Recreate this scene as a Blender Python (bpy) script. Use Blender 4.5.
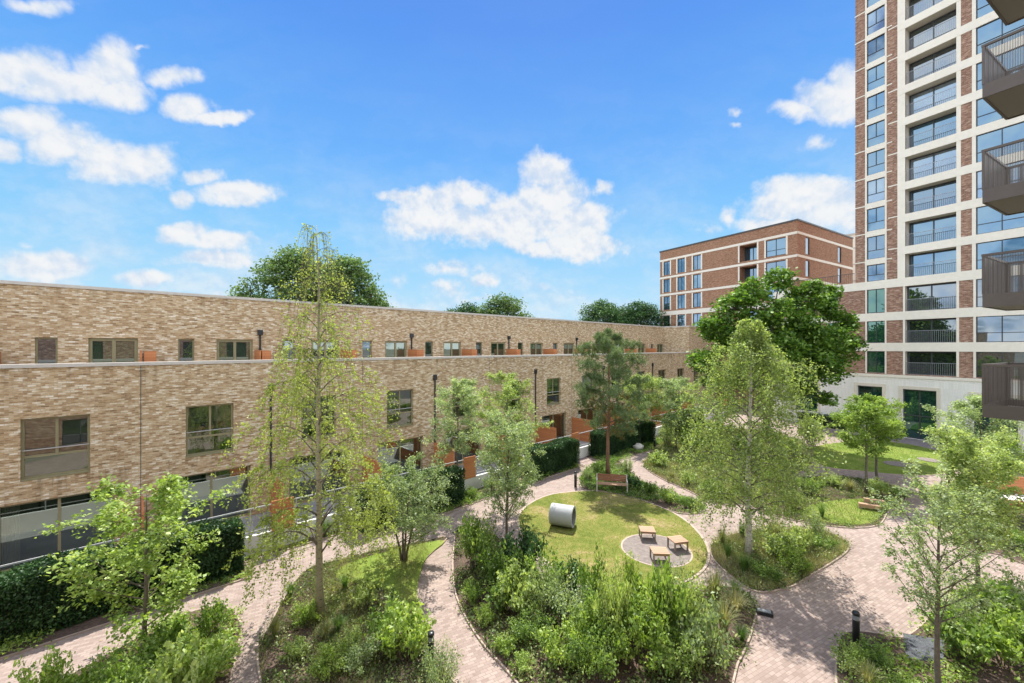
import bpy, math, random
import numpy as np
from math import radians as R, sin, cos, pi, sqrt, atan, atan2
random.seed(7)
C = bpy.context.scene.collection
SC = bpy.context.scene
for o in list(bpy.data.objects): bpy.data.objects.remove(o)

# ------------------------------------------------------------------ camera
F, CX, HY, CH = 410.0, 512.0, 347.0, 8.5      # focal px, centre, horizon row, eye height
cd = bpy.data.cameras.new('camera'); cam = bpy.data.objects.new('camera', cd); C.objects.link(cam)
cam.location = (0, 0, CH); cam.rotation_euler = (R(90), 0, 0)
cd.sensor_width = 36; cd.lens = F / 1024 * 36; cd.shift_y = 5.5 / 1024; cd.clip_start = .1; cd.clip_end = 5000
SC.camera = cam

# ------------------------------------------------------------------ light
SUN_EL, SUN_AZ = 57.0, 4.0        # azimuth from +Y towards +X
SKY_STRENGTH, SUN_STRENGTH, EXPOSURE = 0.15, 4.0, 1.22
sl = bpy.data.lights.new('sun', 'SUN'); so = bpy.data.objects.new('sun', sl); C.objects.link(so)
sl.energy = SUN_STRENGTH; sl.angle = R(.55); sl.color = (1, .955, .87)
so.rotation_euler = (R(90 - SUN_EL), 0, R(180 - SUN_AZ)); so.location = (0, 0, 60)
SC.view_settings.view_transform = 'Standard'; SC.view_settings.look = 'None'
SC.view_settings.gamma = 1; SC.view_settings.exposure = EXPOSURE; SC.view_settings.use_curve_mapping = False
SC.cycles.max_bounces = 6; SC.cycles.transparent_max_bounces = 8; SC.cycles.diffuse_bounces = 3
SC.cycles.sample_clamp_indirect = 6

class NT:
    def __init__(s, tree): s.t = tree; s.n = tree.nodes; s.l = tree.links
    def new(s, typ, **kw):
        n = s.n.new(typ)
        for k, v in kw.items(): setattr(n, k, v)
        return n
    def link(s, a, b): s.l.new(a, b)
    def inp(s, sock, v):
        if isinstance(v, bpy.types.NodeSocket): s.l.new(v, sock)
        else: sock.default_value = v
    def math(s, op, a, b=None, c=None, clamp=False):
        n = s.n.new('ShaderNodeMath'); n.operation = op; n.use_clamp = clamp
        s.inp(n.inputs[0], a)
        if b is not None: s.inp(n.inputs[1], b)
        if c is not None: s.inp(n.inputs[2], c)
        return n.outputs[0]
    def vmath(s, op, a, b=None):
        n = s.n.new('ShaderNodeVectorMath'); n.operation = op
        s.inp(n.inputs[0], a)
        if b is not None: s.inp(n.inputs[1], b)
        return n.outputs['Value'] if op in ('LENGTH', 'DOT_PRODUCT', 'DISTANCE') else n.outputs[0]
    def mix(s, f, a, b, typ='MIX'):
        n = s.n.new('ShaderNodeMix'); n.data_type = 'RGBA'; n.blend_type = typ
        s.inp(n.inputs[0], f); s.inp(n.inputs[6], a); s.inp(n.inputs[7], b)
        return n.outputs[2]
    def ramp(s, f, stops, interp='LINEAR'):
        n = s.n.new('ShaderNodeValToRGB'); cr = n.color_ramp; cr.interpolation = interp
        while len(cr.elements) < len(stops): cr.elements.new(.5)
        for e, (p, c) in zip(cr.elements, stops):
            e.position = p; e.color = c if len(c) == 4 else (*c, 1)
        s.inp(n.inputs[0], f); return n.outputs[0]
    def noise(s, vec, scale, detail=4, rough=.55, dist=0, col=False):
        n = s.n.new('ShaderNodeTexNoise'); n.inputs['Scale'].default_value = scale
        n.inputs['Detail'].default_value = detail; n.inputs['Roughness'].default_value = rough
        n.inputs['Distortion'].default_value = dist
        if vec is not None: s.inp(n.inputs['Vector'], vec)
        return n.outputs['Color'] if col else n.outputs[0]
    def maprange(s, v, a, b, c=0., d=1., smooth=True):
        n = s.n.new('ShaderNodeMapRange'); n.interpolation_type = 'SMOOTHSTEP' if smooth else 'LINEAR'
        s.inp(n.inputs[0], v)
        for i, x in enumerate((a, b, c, d)): n.inputs[i + 1].default_value = x
        return n.outputs[0]

# ---- sky with cumulus clouds, everything a function of direction only
w = bpy.data.worlds.new('World'); SC.world = w; w.use_nodes = True
T = NT(w.node_tree); w.node_tree.nodes.clear()
out = T.new('ShaderNodeOutputWorld'); bg = T.new('ShaderNodeBackground')
sky = T.new('ShaderNodeTexSky', sky_type='NISHITA'); sky.sun_disc = False
sky.sun_elevation = R(SUN_EL); sky.sun_rotation = R(SUN_AZ); sky.altitude = 50
sky.air_density = 1.0; sky.dust_density = .6; sky.ozone_density = 2.0
tc = T.new('ShaderNodeTexCoord'); sep = T.new('ShaderNodeSeparateXYZ'); T.link(tc.outputs['Generated'], sep.inputs[0])
X_, Y_, Z_ = sep.outputs
az = T.math('ARCTAN2', X_, Y_)
hr = T.math('SQRT', T.math('ADD', T.math('MULTIPLY', X_, X_), T.math('MULTIPLY', Y_, Y_)))
el = T.math('ARCTAN2', Z_, hr)
yc = T.math('MAXIMUM', Y_, .05); pc = T.new('ShaderNodeCombineXYZ'); T.link(T.math('DIVIDE', X_, yc), pc.inputs[0]); T.link(T.math('DIVIDE', Z_, yc), pc.inputs[1])
wn = T.noise(tc.outputs['Generated'], 9, 5, .6, col=True)
wv = T.vmath('MULTIPLY', T.vmath('SUBTRACT', wn, (.5, .5, .5)), (.11, .08, 0))
P = T.vmath('ADD', pc.outputs[0], wv)
# (px, py, half width, half height, strength) seen from the courtyard, turned into azimuth and elevation
CL = [(500,228,100,17,1.),(575,249,46,9,1.),(528,244,40,8,.95),(425,218,40,14,1.),(590,215,22,18,1.),(470,300,60,8,.55),(560,290,60,10,.5),(330,262,30,8,.4),(650,250,40,10,.35),(110,215,30,6,.35),(90,240,60,8,.4),(20,72,42,20,1),(62,88,52,16,1),(105,68,30,24,1),(118,92,30,18,.95),(172,76,34,10,.9),(135,46,14,4,.6),(188,108,26,14,1),(222,118,26,7,.95),
      (30,125,34,16,1),(62,145,36,20,1),(105,163,34,20,1),(142,165,36,20,1),(205,176,20,8,.85),(182,196,14,9,.85),(240,192,34,12,1),(6,151,17,12,1),
      (180,232,26,12,.95),(215,240,44,12,.95),(212,258,46,10,.95),(12,215,12,6,.45),(45,268,52,16,1),(22,244,20,5,.45),(148,280,38,11,.85),(215,292,18,8,.6),
      (400,196,24,9,.9),(425,202,36,16,1),(465,196,28,16,1),(440,222,52,17,1),(545,172,24,20,1.05),(552,200,38,20,1),(520,215,50,22,1),(575,222,42,22,1),(606,188,10,8,.8),(580,244,52,13,1),(530,245,30,8,.8),
      (455,270,32,12,.75),(490,282,28,12,.7),(392,284,14,14,.5),(452,290,44,12,.6),(588,297,26,7,.55),(600,258,24,10,.5),(735,112,10,6,.7),(738,124,10,5,.7),
      (835,102,34,20,1),(800,112,34,9,.8),(852,90,24,24,1),(820,143,22,12,.65),(815,192,52,15,1.05),(840,206,50,24,1),(790,205,40,17,.95),(732,215,12,12,.65),(705,228,26,8,.6),(770,224,34,10,.8),
      (38,4,34,9,.8),(640,205,14,6,0.0)]
acc = None
for (px, py, hw, hh, st) in CL:
    if st <= 0: continue
    a = (px - CX) / F; b = (HY - py) / F
    A, E = a, b
    hw *= 1.27; hh *= 1.24; sa = hw / F; se = hh / F
    d = T.vmath('LENGTH', T.vmath('MULTIPLY', T.vmath('SUBTRACT', P, (A, E, 0)), (1 / sa, 1 / se, 0)))
    v = T.math('MULTIPLY_ADD', d, -st * .62, st)          # 1 at the centre, .38 at the edge
    acc = v if acc is None else T.math('MAXIMUM', acc, v)
# added heavy cloud behind the camera, fills the shaded facades and shows in windows
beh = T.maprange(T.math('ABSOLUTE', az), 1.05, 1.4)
bn = T.noise(tc.outputs['Generated'], 3.2, 5, .55)
acc = T.math('MAXIMUM', T.math('MULTIPLY', acc, T.maprange(Y_, .15, .3)), T.math('MULTIPLY', beh, T.maprange(bn, .36, .54)))
fb = T.noise(tc.outputs['Generated'], 19, 6, .52)
fh = T.noise(tc.outputs['Generated'], 48, 6, .6)
dens = T.math('ADD', acc, T.math('ADD', T.math('MULTIPLY', T.math('SUBTRACT', fb, .5), .55), T.math('MULTIPLY', T.math('SUBTRACT', fh, .5), .34)))
cov = T.maprange(dens, .30, .70)
# relief: the same noise sampled a little higher up, so the upper sides of the billows are lighter
up = T.vmath('ADD', tc.outputs['Generated'], (0.004, .003, .012))
fb2 = T.noise(up, 19, 6, .52)
lit = T.maprange(T.math('SUBTRACT', fb, fb2), -.16, .10)
core = T.maprange(dens, .55, 1.25)
cc = T.mix(lit, (.66, .79, .97, 1), (.98, .99, 1.0, 1))
base_ = T.maprange(T.math('SUBTRACT', fb2, fb), .0, .1)
cc = T.mix(core, cc, T.mix(lit, (.86, .90, .98, 1), (1.04, 1.03, 1.02, 1)))
CLOUD = .93 / (SKY_STRENGTH * 2 ** EXPOSURE)
BACK_FILL = 2.65      # extra brightness of the added clouds behind the camera, fill light for shaded walls
cl = T.math('MULTIPLY_ADD', beh, CLOUD * (BACK_FILL - 1), CLOUD); cm3 = T.new('ShaderNodeCombineXYZ'); [T.link(cl, q) for q in cm3.inputs]
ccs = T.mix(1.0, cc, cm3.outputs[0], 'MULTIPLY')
K = 1 / (SKY_STRENGTH * 2 ** EXPOSURE)
grad = T.ramp(T.math('DIVIDE', el, 1.0), [(0, (.55, .80, .96)), (.10, (.44, .75, .98)), (.25, (.235, .61, 1.0)), (.42, (.13, .44, .99)), (.65, (.07, .30, .90)), (1, (.05, .19, .72))])
grad = T.mix(1., grad, (K, K, K, 1), 'MULTIPLY')
# the Nishita sky, its glare round the sun compressed the way the photograph's exposure blend does
nis = T.vmath('DIVIDE', sky.outputs[0], T.vmath('ADD', T.vmath('MULTIPLY', sky.outputs[0], (.22, .22, .22)), (1, 1, 1)))
skyc = T.mix(.92, nis, grad)
haze = T.math('POWER', T.math('SUBTRACT', 1.0, T.math('MAXIMUM', Z_, 0.)), 5.)
wisp = T.maprange(T.noise(T.vmath('MULTIPLY', P, (1, 2.2, 1)), 4.2, 6, .6), .36, .68, 0, .9)
cov2 = T.math('MAXIMUM', T.math('MULTIPLY', cov, .95), T.math('MULTIPLY', wisp, T.math('MULTIPLY', haze, 1.3), clamp=True))
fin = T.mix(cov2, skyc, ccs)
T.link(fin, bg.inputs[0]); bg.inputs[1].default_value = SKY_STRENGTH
T.link(bg.outputs[0], out.inputs[0])
w.cycles.sampling_method = 'MANUAL'; w.cycles.sample_map_resolution = 1024

# ------------------------------------------------------------------ materials
MATS = {}
def newmat(name):
    m = bpy.data.materials.new(name); m.use_nodes = True
    t = NT(m.node_tree); p = t.n['Principled BSDF']; return m, t, p
def plain(name, col, rough=.6, metal=0, var=.12, scale=6, bump=0., spec=.5):
    if name in MATS: return MATS[name]
    m, t, p = newmat(name); g = t.new('ShaderNodeNewGeometry')
    n = t.noise(g.outputs['Position'], scale, 5, .6)
    n2 = t.noise(g.outputs['Position'], scale * .12, 3, .5)
    f = t.math('ADD', t.math('MULTIPLY', n, .6), t.math('MULTIPLY', n2, .4))
    c = t.mix(t.maprange(f, .3, .7), (*[x * (1 - var) for x in col], 1), (*[min(1, x * (1 + var)) for x in col], 1))
    t.link(c, p.inputs['Base Color']); p.inputs['Roughness'].default_value = rough
    p.inputs['Metallic'].default_value = metal; p.inputs['Specular IOR Level'].default_value = spec
    if bump:
        b = t.new('ShaderNodeBump'); b.inputs['Strength'].default_value = bump; b.inputs['Distance'].default_value = .02
        t.link(n, b.inputs['Height']); t.link(b.outputs[0], p.inputs['Normal'])
    MATS[name] = m; return m
def brick(name, ang, stops, mortar, patch=.35, bw=.225, bh=.075, ms=.008, patchcol=(.5, .42, .34), stain=((7.7, 1.1), (11.25, .9), (3.4, 1.2))):
    m, t, p = newmat(name); g = t.new('ShaderNodeNewGeometry')
    vr = t.new('ShaderNodeVectorRotate', rotation_type='Z_AXIS'); vr.inputs['Angle'].default_value = -ang
    t.link(g.outputs['Position'], vr.inputs['Vector'])
    s = t.new('ShaderNodeSeparateXYZ'); t.link(vr.outputs[0], s.inputs[0])
    u = t.math('ADD', s.outputs[0], s.outputs[1])
    cm = t.new('ShaderNodeCombineXYZ'); t.link(u, cm.inputs[0]); t.link(s.outputs[2], cm.inputs[1])
    b = t.new('ShaderNodeTexBrick'); t.link(cm.outputs[0], b.inputs['Vector'])
    b.inputs['Color1'].default_value = (0, 0, 0, 1); b.inputs['Color2'].default_value = (1, 1, 1, 1); b.inputs['Mortar'].default_value = (.5, .5, .5, 1)
    b.inputs['Scale'].default_value = 1; b.inputs['Brick Width'].default_value = bw; b.inputs['Row Height'].default_value = bh
    b.inputs['Mortar Size'].default_value = ms; b.inputs['Mortar Smooth'].default_value = .3; b.inputs['Bias'].default_value = 0
    sx = t.new('ShaderNodeCombineXYZ'); t.link(t.math('MULTIPLY', u, 1.15), sx.inputs[0]); t.link(t.math('MULTIPLY', s.outputs[2], 5.2), sx.inputs[1])
    n1 = t.noise(sx.outputs[0], 2.1, 5, .62)
    n2 = t.noise(cm.outputs[0], .35, 3, .5)
    n3 = t.noise(sx.outputs[0], 5.2, 3, .6)
    v = t.math('ADD', t.math('MULTIPLY', b.outputs['Color'], .50), t.math('ADD', t.math('MULTIPLY', t.maprange(n1, .34, .66), .25), t.math('MULTIPLY', t.maprange(n3, .32, .68), .25)))
    v = t.math('MULTIPLY_ADD', t.math('SUBTRACT', v, .5), 1.25, .5, clamp=True)
    c = t.ramp(v, stops)
    c = t.mix(t.math('MULTIPLY', t.maprange(n1, .55, .78), patch), c, (*patchcol, 1))
    c = t.mix(t.maprange(n2, .35, .65, 0, .22), c, t.mix(1., c, (.74, .72, .70, 1), 'MULTIPLY'))
    c = t.mix(t.math('MULTIPLY', b.outputs['Fac'], .8), c, (*mortar, 1))
    if stain:
        st = t.new('ShaderNodeCombineXYZ'); t.link(t.math('MULTIPLY', u, 2.6), st.inputs[0]); t.link(t.math('MULTIPLY', s.outputs[2], .16), st.inputs[1])
        sn = t.maprange(t.noise(st.outputs[0], 1., 4, .65), .46, .72)
        zz = None
        for (zt, ln_) in stain:
            q = t.math('MULTIPLY', t.maprange(s.outputs[2], zt - ln_, zt), t.math('LESS_THAN', s.outputs[2], zt))
            zz = q if zz is None else t.math('MAXIMUM', zz, q)
        c = t.mix(t.math('MULTIPLY', t.math('MULTIPLY_ADD', zz, .75, .12), sn), c, t.mix(1., c, (.55, .52, .48, 1), 'MULTIPLY'))
    t.link(c, p.inputs['Base Color']); p.inputs['Roughness'].default_value = .88; p.inputs['Specular IOR Level'].default_value = .25
    bp = t.new('ShaderNodeBump'); bp.inputs['Strength'].default_value = .5; bp.inputs['Distance'].default_value = .012
    h = t.math('SUBTRACT', t.math('MULTIPLY', b.outputs['Color'], .3), b.outputs['Fac'])
    t.link(h, bp.inputs['Height']); t.link(bp.outputs[0], p.inputs['Normal'])
    return m
TH = atan2(.679, .734)                                    # terrace direction
TW = atan2(-.875, .4845)                                  # tower face direction
MB_A = atan2(-.85, .527)                                  # mid block
M_BUFF = brick('buff_brick', TH, [(0, (.22, .14, .07)), (.28, (.405, .265, .135)), (.5, (.535, .385, .22)), (.68, (.61, .49, .325)), (.82, (.75, .66, .51)), (1, (.87, .81, .69))], (.44, .375, .28), .35, patchcol=(.72, .66, .56))
M_RED = brick('red_brick', TW, [(0, (.12, .065, .045)), (.3, (.25, .125, .08)), (.55, (.35, .19, .12)), (.75, (.44, .27, .185)), (1, (.60, .45, .35))], (.36, .30, .27), .3, patchcol=(.44, .31, .26))
M_RED2 = brick('brown_brick', MB_A, [(0, (.19, .095, .05)), (.4, (.33, .17, .095)), (.7, (.42, .23, .14)), (1, (.50, .32, .22))], (.30, .22, .18), .2, patchcol=(.42, .26, .19))
M_STONE = plain('cast_stone', (.80, .74, .63), .7, var=.05, scale=3)
M_SURR = plain('sand_stone', (.68, .62, .51), .7, var=.05)
M_WHITEB = brick('white_glazed_brick', TW, [(0, (.80, .78, .71)), (.5, (.86, .84, .78)), (1, (.90, .88, .82))], (.70, .68, .62), .1, bw=.1, bh=.6, patchcol=(.74, .72, .66))
M_COPE = plain('coping_stone', (.52, .49, .44), .6, var=.08)
M_OLIVE = plain('olive_frame', (.25, .225, .125), .45, var=.05)
M_DARKF = plain('anthracite_frame', (.045, .05, .055), .4, var=.1)
M_BLACK = plain('black_metal', (.018, .02, .024), .35, var=.1)
M_STEEL = plain('galvanised_steel', (.48, .49, .50), .4, .3, var=.08)
M_RAIL = plain('grey_rail', (.30, .31, .33), .4, .3)
M_RENDER = plain('white_render', (.66, .65, .62), .8, var=.07, scale=2, bump=.1)
M_SOIL = plain('bark_soil', (.085, .055, .04), .95, var=.5, scale=14, bump=.8)
M_BARK = plain('grey_bark', (.13, .11, .085), .9, var=.3, scale=18, bump=.5)
M_PINEB = plain('pine_bark', (.22, .12, .07), .9, var=.35, scale=14, bump=.5)
M_CONC = plain('concrete', (.35, .365, .37), .75, var=.07, scale=5, bump=.15)
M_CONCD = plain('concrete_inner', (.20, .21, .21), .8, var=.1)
M_BRONZE = plain('bronze_metal', (.105, .085, .07), .45, .35, var=.08, scale=3)
M_SOFFIT = plain('bronze_soffit', (.17, .15, .125), .55, 0, var=.06, scale=1)
M_BALF = plain('balcony_tile', (.42, .39, .36), .7, var=.08)
M_WHITE = plain('white_trim', (.70, .69, .66), .55, var=.03)
M_ROCK = plain('pale_rock', (.55, .52, .47), .85, var=.2, scale=7, bump=.5)
M_INT = plain('dark_interior', (.03, .03, .028), .9)
M_RECESS = plain('recess_lining', (.66, .60, .51), .8, var=.05)

def wood(name, c1, c2, ax=2, plank=.14):
    m, t, p = newmat(name); g = t.new('ShaderNodeTexCoord')
    s = t.new('ShaderNodeSeparateXYZ'); t.link(g.outputs['Object'], s.inputs[0])
    k = t.math('FRACT', t.math('DIVIDE', s.outputs[ax], plank))
    fl = t.math('FLOOR', t.math('DIVIDE', s.outputs[ax], plank))
    wn_ = t.new('ShaderNodeTexWhiteNoise', noise_dimensions='1D'); t.link(fl, wn_.inputs['W'])
    n = t.noise(t.vmath('MULTIPLY', g.outputs['Object'], (2, 2, 22) if ax == 2 else (3, 24, 10)), 2., 5, .6)
    c = t.mix(t.math('ADD', t.math('MULTIPLY', n, .6), t.math('MULTIPLY', wn_.outputs[0], .4)), (*c1, 1), (*c2, 1))
    gap = t.maprange(k, .0, .07)
    c = t.mix(gap, (.05, .025, .015, 1), c)
    t.link(c, p.inputs['Base Color']); p.inputs['Roughness'].default_value = .65; return m
M_ORANGE = wood('orange_timber', (.36, .12, .04), (.60, .25, .10))
M_TEAK = wood('pale_timber', (.30, .17, .10), (.44, .28, .18), ax=1, plank=.11)
M_REDWOOD = wood('redbrown_timber', (.22, .09, .05), (.34, .15, .09), ax=2, plank=.11)
M_POST = plain('timber_leg', (.24, .19, .15), .7, var=.2, scale=20)

def birchbark(name, c1, c2):
    m, t, p = newmat(name); g = t.new('ShaderNodeTexCoord')
    n = t.noise(t.vmath('MULTIPLY', g.outputs['Object'], (6, 6, 26)), 1.4, 4, .6)
    n2 = t.noise(g.outputs['Object'], 2.2, 4, .6)
    c = t.mix(t.maprange(n, .55, .64), (*c1, 1), (.07, .06, .05, 1)); c = t.mix(t.maprange(n2, .4, .7, 0, .6), c, (*c2, 1))
    t.link(c, p.inputs['Base Color']); p.inputs['Roughness'].default_value = .7; return m
M_BIRCH = birchbark('white_birch_bark', (.62, .58, .52), (.40, .35, .28))
M_BIRCH2 = birchbark('olive_birch_bark', (.36, .33, .22), (.24, .22, .12))

def glass(name, dark, tint=(.8, .9, 1.0), refl=.42):
    m = bpy.data.materials.new(name); m.use_nodes = True; t = NT(m.node_tree); t.n.clear()
    o = t.new('ShaderNodeOutputMaterial'); d = t.new('ShaderNodeBsdfDiffuse'); gl = t.new('ShaderNodeBsdfGlossy')
    tc_ = t.new('ShaderNodeTexCoord'); n = t.noise(tc_.outputs['Object'], 1.1, 3, .5)
    t.link(t.mix(n, (*[x * .5 for x in dark], 1), (*[x * 1.6 for x in dark], 1)), d.inputs[0])
    gl.inputs[0].default_value = (*tint, 1); gl.inputs['Roughness'].default_value = .015
    b = t.new('ShaderNodeBump'); b.inputs['Strength'].default_value = .06; b.inputs['Distance'].default_value = .02
    t.link(t.noise(tc_.outputs['Object'], .7, 2, .5), b.inputs['Height']); t.link(b.outputs[0], gl.inputs['Normal'])
    fr = t.new('ShaderNodeLayerWeight'); fr.inputs[0].default_value = .35
    mx = t.new('ShaderNodeMixShader'); t.link(t.math('ADD', t.math('MULTIPLY', fr.outputs[0], .6), refl, clamp=True), mx.inputs[0])
    t.link(d.outputs[0], mx.inputs[1]); t.link(gl.outputs[0], mx.inputs[2]); t.link(mx.outputs[0], o.inputs[0]); return m
def clearglass(name, tint=(.75, .86, .8)):
    m = bpy.data.materials.new(name); m.use_nodes = True; t = NT(m.node_tree); t.n.clear()
    o = t.new('ShaderNodeOutputMaterial'); d = t.new('ShaderNodeBsdfTransparent'); gl = t.new('ShaderNodeBsdfGlossy')
    d.inputs[0].default_value = (.34, .39, .34, 1); gl.inputs[0].default_value = (*tint, 1); gl.inputs['Roughness'].default_value = .01
    tc_ = t.new('ShaderNodeTexCoord'); b = t.new('ShaderNodeBump'); b.inputs['Strength'].default_value = .05; b.inputs['Distance'].default_value = .02
    t.link(t.noise(tc_.outputs['Object'], .8, 2, .5), b.inputs['Height']); t.link(b.outputs[0], gl.inputs['Normal'])
    fr = t.new('ShaderNodeLayerWeight'); fr.inputs[0].default_value = .35
    mx = t.new('ShaderNodeMixShader'); t.link(t.math('MULTIPLY_ADD', fr.outputs[0], .7, .22, clamp=True), mx.inputs[0])
    t.link(d.outputs[0], mx.inputs[1]); t.link(gl.outputs[0], mx.inputs[2]); t.link(mx.outputs[0], o.inputs[0]); return m
M_ROOM = plain('room_wall', (.24, .23, .20), .9, var=.04); M_CURT = plain('pale_curtain', (.66, .64, .60), .9, var=.1, scale=3)
M_GLASS = clearglass('house_glass')
M_GLASSU = glass('upper_house_glass', (.03, .045, .03), (.72, .84, .78), .24)
M_GLASST2 = glass('tower_glass_dim', (.03, .05, .06), (.36, .52, .70), .30)
M_GLASST3 = glass('tower_glass_curtained', (.16, .17, .17), (.42, .60, .80), .30)
M_GLASST = glass('tower_glass', (.03, .06, .075), (.32, .50, .68), .34)
M_GLASSG = glass('green_glass', (.010, .035, .032), (.38, .66, .60), .20)
M_GLASSD = glass('dark_glass', (.018, .022, .022), (.72, .84, .95), .22)

def leafmat(name, stops, trans=.48, objvar=.25):
    m = bpy.data.materials.new(name); m.use_nodes = True; t = NT(m.node_tree); t.n.clear()
    o = t.new('ShaderNodeOutputMaterial'); g = t.new('ShaderNodeNewGeometry'); oi = t.new('ShaderNodeObjectInfo')
    n = t.noise(g.outputs['Position'], 1.3, 3, .5)
    v = t.math('ADD', t.math('MULTIPLY', g.outputs['Random Per Island'], .55), t.math('MULTIPLY', t.maprange(n, .25, .75), .45))
    v = t.math('ADD', v, t.math('MULTIPLY', t.math('SUBTRACT', oi.outputs['Random'], .5), objvar), clamp=True)
    c = t.ramp(v, [(p_, tuple(q * k_ for q, k_ in zip(c_, (.80, .88, .84)))) for p_, c_ in stops])
    d = t.new('ShaderNodeBsdfDiffuse'); tr = t.new('ShaderNodeBsdfTranslucent'); gl = t.new('ShaderNodeBsdfGlossy')
    t.link(c, d.inputs[0]); t.link(t.mix(1., c, (1.25, 1.25, .6, 1), 'MULTIPLY'), tr.inputs[0])
    gl.inputs[0].default_value = (.6, .65, .55, 1); gl.inputs['Roughness'].default_value = .5
    m1 = t.new('ShaderNodeMixShader'); m1.inputs[0].default_value = trans
    t.link(d.outputs[0], m1.inputs[1]); t.link(tr.outputs[0], m1.inputs[2])
    m2 = t.new('ShaderNodeMixShader'); m2.inputs[0].default_value = .045
    t.link(m1.outputs[0], m2.inputs[1]); t.link(gl.outputs[0], m2.inputs[2]); t.link(m2.outputs[0], o.inputs[0]); return m
L_BIRCH = leafmat('birch_leaf', [(0, (.12, .165, .04)), (.45, (.39, .47, .15)), (.8, (.58, .63, .28)), (1, (.78, .80, .50))])
L_BIRCHY = leafmat('yellow_birch_leaf', [(0, (.18, .22, .04)), (.45, (.35, .40, .08)), (.8, (.52, .56, .17)), (1, (.7, .7, .35))])
L_MID = leafmat('mid_leaf', [(0, (.04, .085, .014)), (.4, (.18, .28, .055)), (.72, (.32, .43, .11)), (.9, (.50, .58, .22)), (1, (.72, .76, .46))])
L_BRIGHT = leafmat('bright_leaf', [(0, (.07, .13, .02)), (.4, (.28, .39, .07)), (.72, (.45, .54, .15)), (.92, (.66, .71, .31)), (1, (.8, .82, .55))])
L_SILVER = leafmat('silver_leaf', [(0, (.14, .19, .08)), (.45, (.32, .39, .19)), (.8, (.52, .58, .34)), (1, (.78, .81, .62))])
L_DARK = leafmat('dark_leaf', [(0, (.015, .05, .018)), (.5, (.05, .12, .04)), (.82, (.12, .22, .08)), (1, (.42, .50, .32))], .3)
L_ROOF = leafmat('far_leaf', [(0, (.05, .09, .03)), (.5, (.12, .19, .06)), (.85, (.20, .29, .10)), (1, (.33, .40, .19))], .35)
L_PLANE = leafmat('maple_leaf', [(0, (.035, .08, .012)), (.35, (.10, .19, .025)), (.7, (.22, .35, .055)), (.9, (.42, .54, .15)), (1, (.65, .72, .40))], .38)
L_HEDGE = leafmat('hedge_leaf', [(0, (.015, .04, .014)), (.55, (.04, .095, .03)), (.9, (.10, .19, .055)), (1, (.22, .32, .13))], .2)
L_PINE = leafmat('pine_needle', [(0, (.09, .13, .06)), (.5, (.19, .25, .11)), (.85, (.30, .36, .18)), (1, (.42, .42, .22))], .25)
L_PINEO = leafmat('brown_needle', [(0, (.22, .12, .03)), (1, (.38, .22, .07))], .3)
L_STRAW = leafmat('straw_blade', [(0, (0.161, 0.196, 0.069)), (.4, (0.299, 0.299, 0.127)), (.75, (0.483, 0.414, 0.230)), (1, (0.632, 0.529, 0.345))], .35)
L_BLADE = leafmat('green_blade', [(0, (0.062, 0.138, 0.025)), (.5, (0.150, 0.250, 0.062)), (1, (0.300, 0.375, 0.125))], .35)
L_COVER = leafmat('ground_cover_leaf', [(0, (.04, .07, .018)), (.35, (.14, .20, .05)), (.6, (.27, .32, .11)), (.8, (.42, .40, .19)), (1, (.60, .52, .36))], .35)
L_COVERP = leafmat('purple_ground_leaf', [(0, (.05, .08, .03)), (.5, (.13, .16, .08)), (.8, (.22, .18, .20)), (1, (.42, .38, .46))], .35)
L_LAWN = leafmat('lawn_blade', [(0, (.08, .105, .02)), (.5, (.145, .16, .035)), (1, (.27, .235, .09))], .35)

L_GRASS = leafmat('fresh_blade', [(0, (.08, .13, .02)), (.5, (.15, .21, .04)), (1, (.28, .30, .09))], .35)
def lawnmat(name='lawn_turf', st=None):
    m, t, p = newmat(name); g = t.new('ShaderNodeNewGeometry')
    n1 = t.noise(g.outputs['Position'], .55, 4, .6, .4); n2 = t.noise(g.outputs['Position'], 30, 3, .7); n3 = t.noise(g.outputs['Position'], 4, 4, .6)
    v = t.math('ADD', t.math('MULTIPLY', n1, .5), t.math('ADD', t.math('MULTIPLY', n2, .25), t.math('MULTIPLY', n3, .25)))
    c = t.ramp(v, st or [(.33, (.08, .115, .022)), (.44, (.13, .16, .032)), (.52, (.19, .19, .05)), (.60, (.31, .24, .12))])
    t.link(c, p.inputs['Base Color']); p.inputs['Roughness'].default_value = .95; p.inputs['Specular IOR Level'].default_value = .1
    b = t.new('ShaderNodeBump'); b.inputs['Strength'].default_value = .6; b.inputs['Distance'].default_value = .03
    t.link(n2, b.inputs['Height']); t.link(b.outputs[0], p.inputs['Normal']); return m
M_LAWN = lawnmat(); M_LAWN2 = lawnmat('fresh_turf', [(.32, (.09, .145, .022)), (.45, (.145, .205, .036)), (.53, (.19, .245, .05)), (.64, (.30, .29, .10))])
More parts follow.
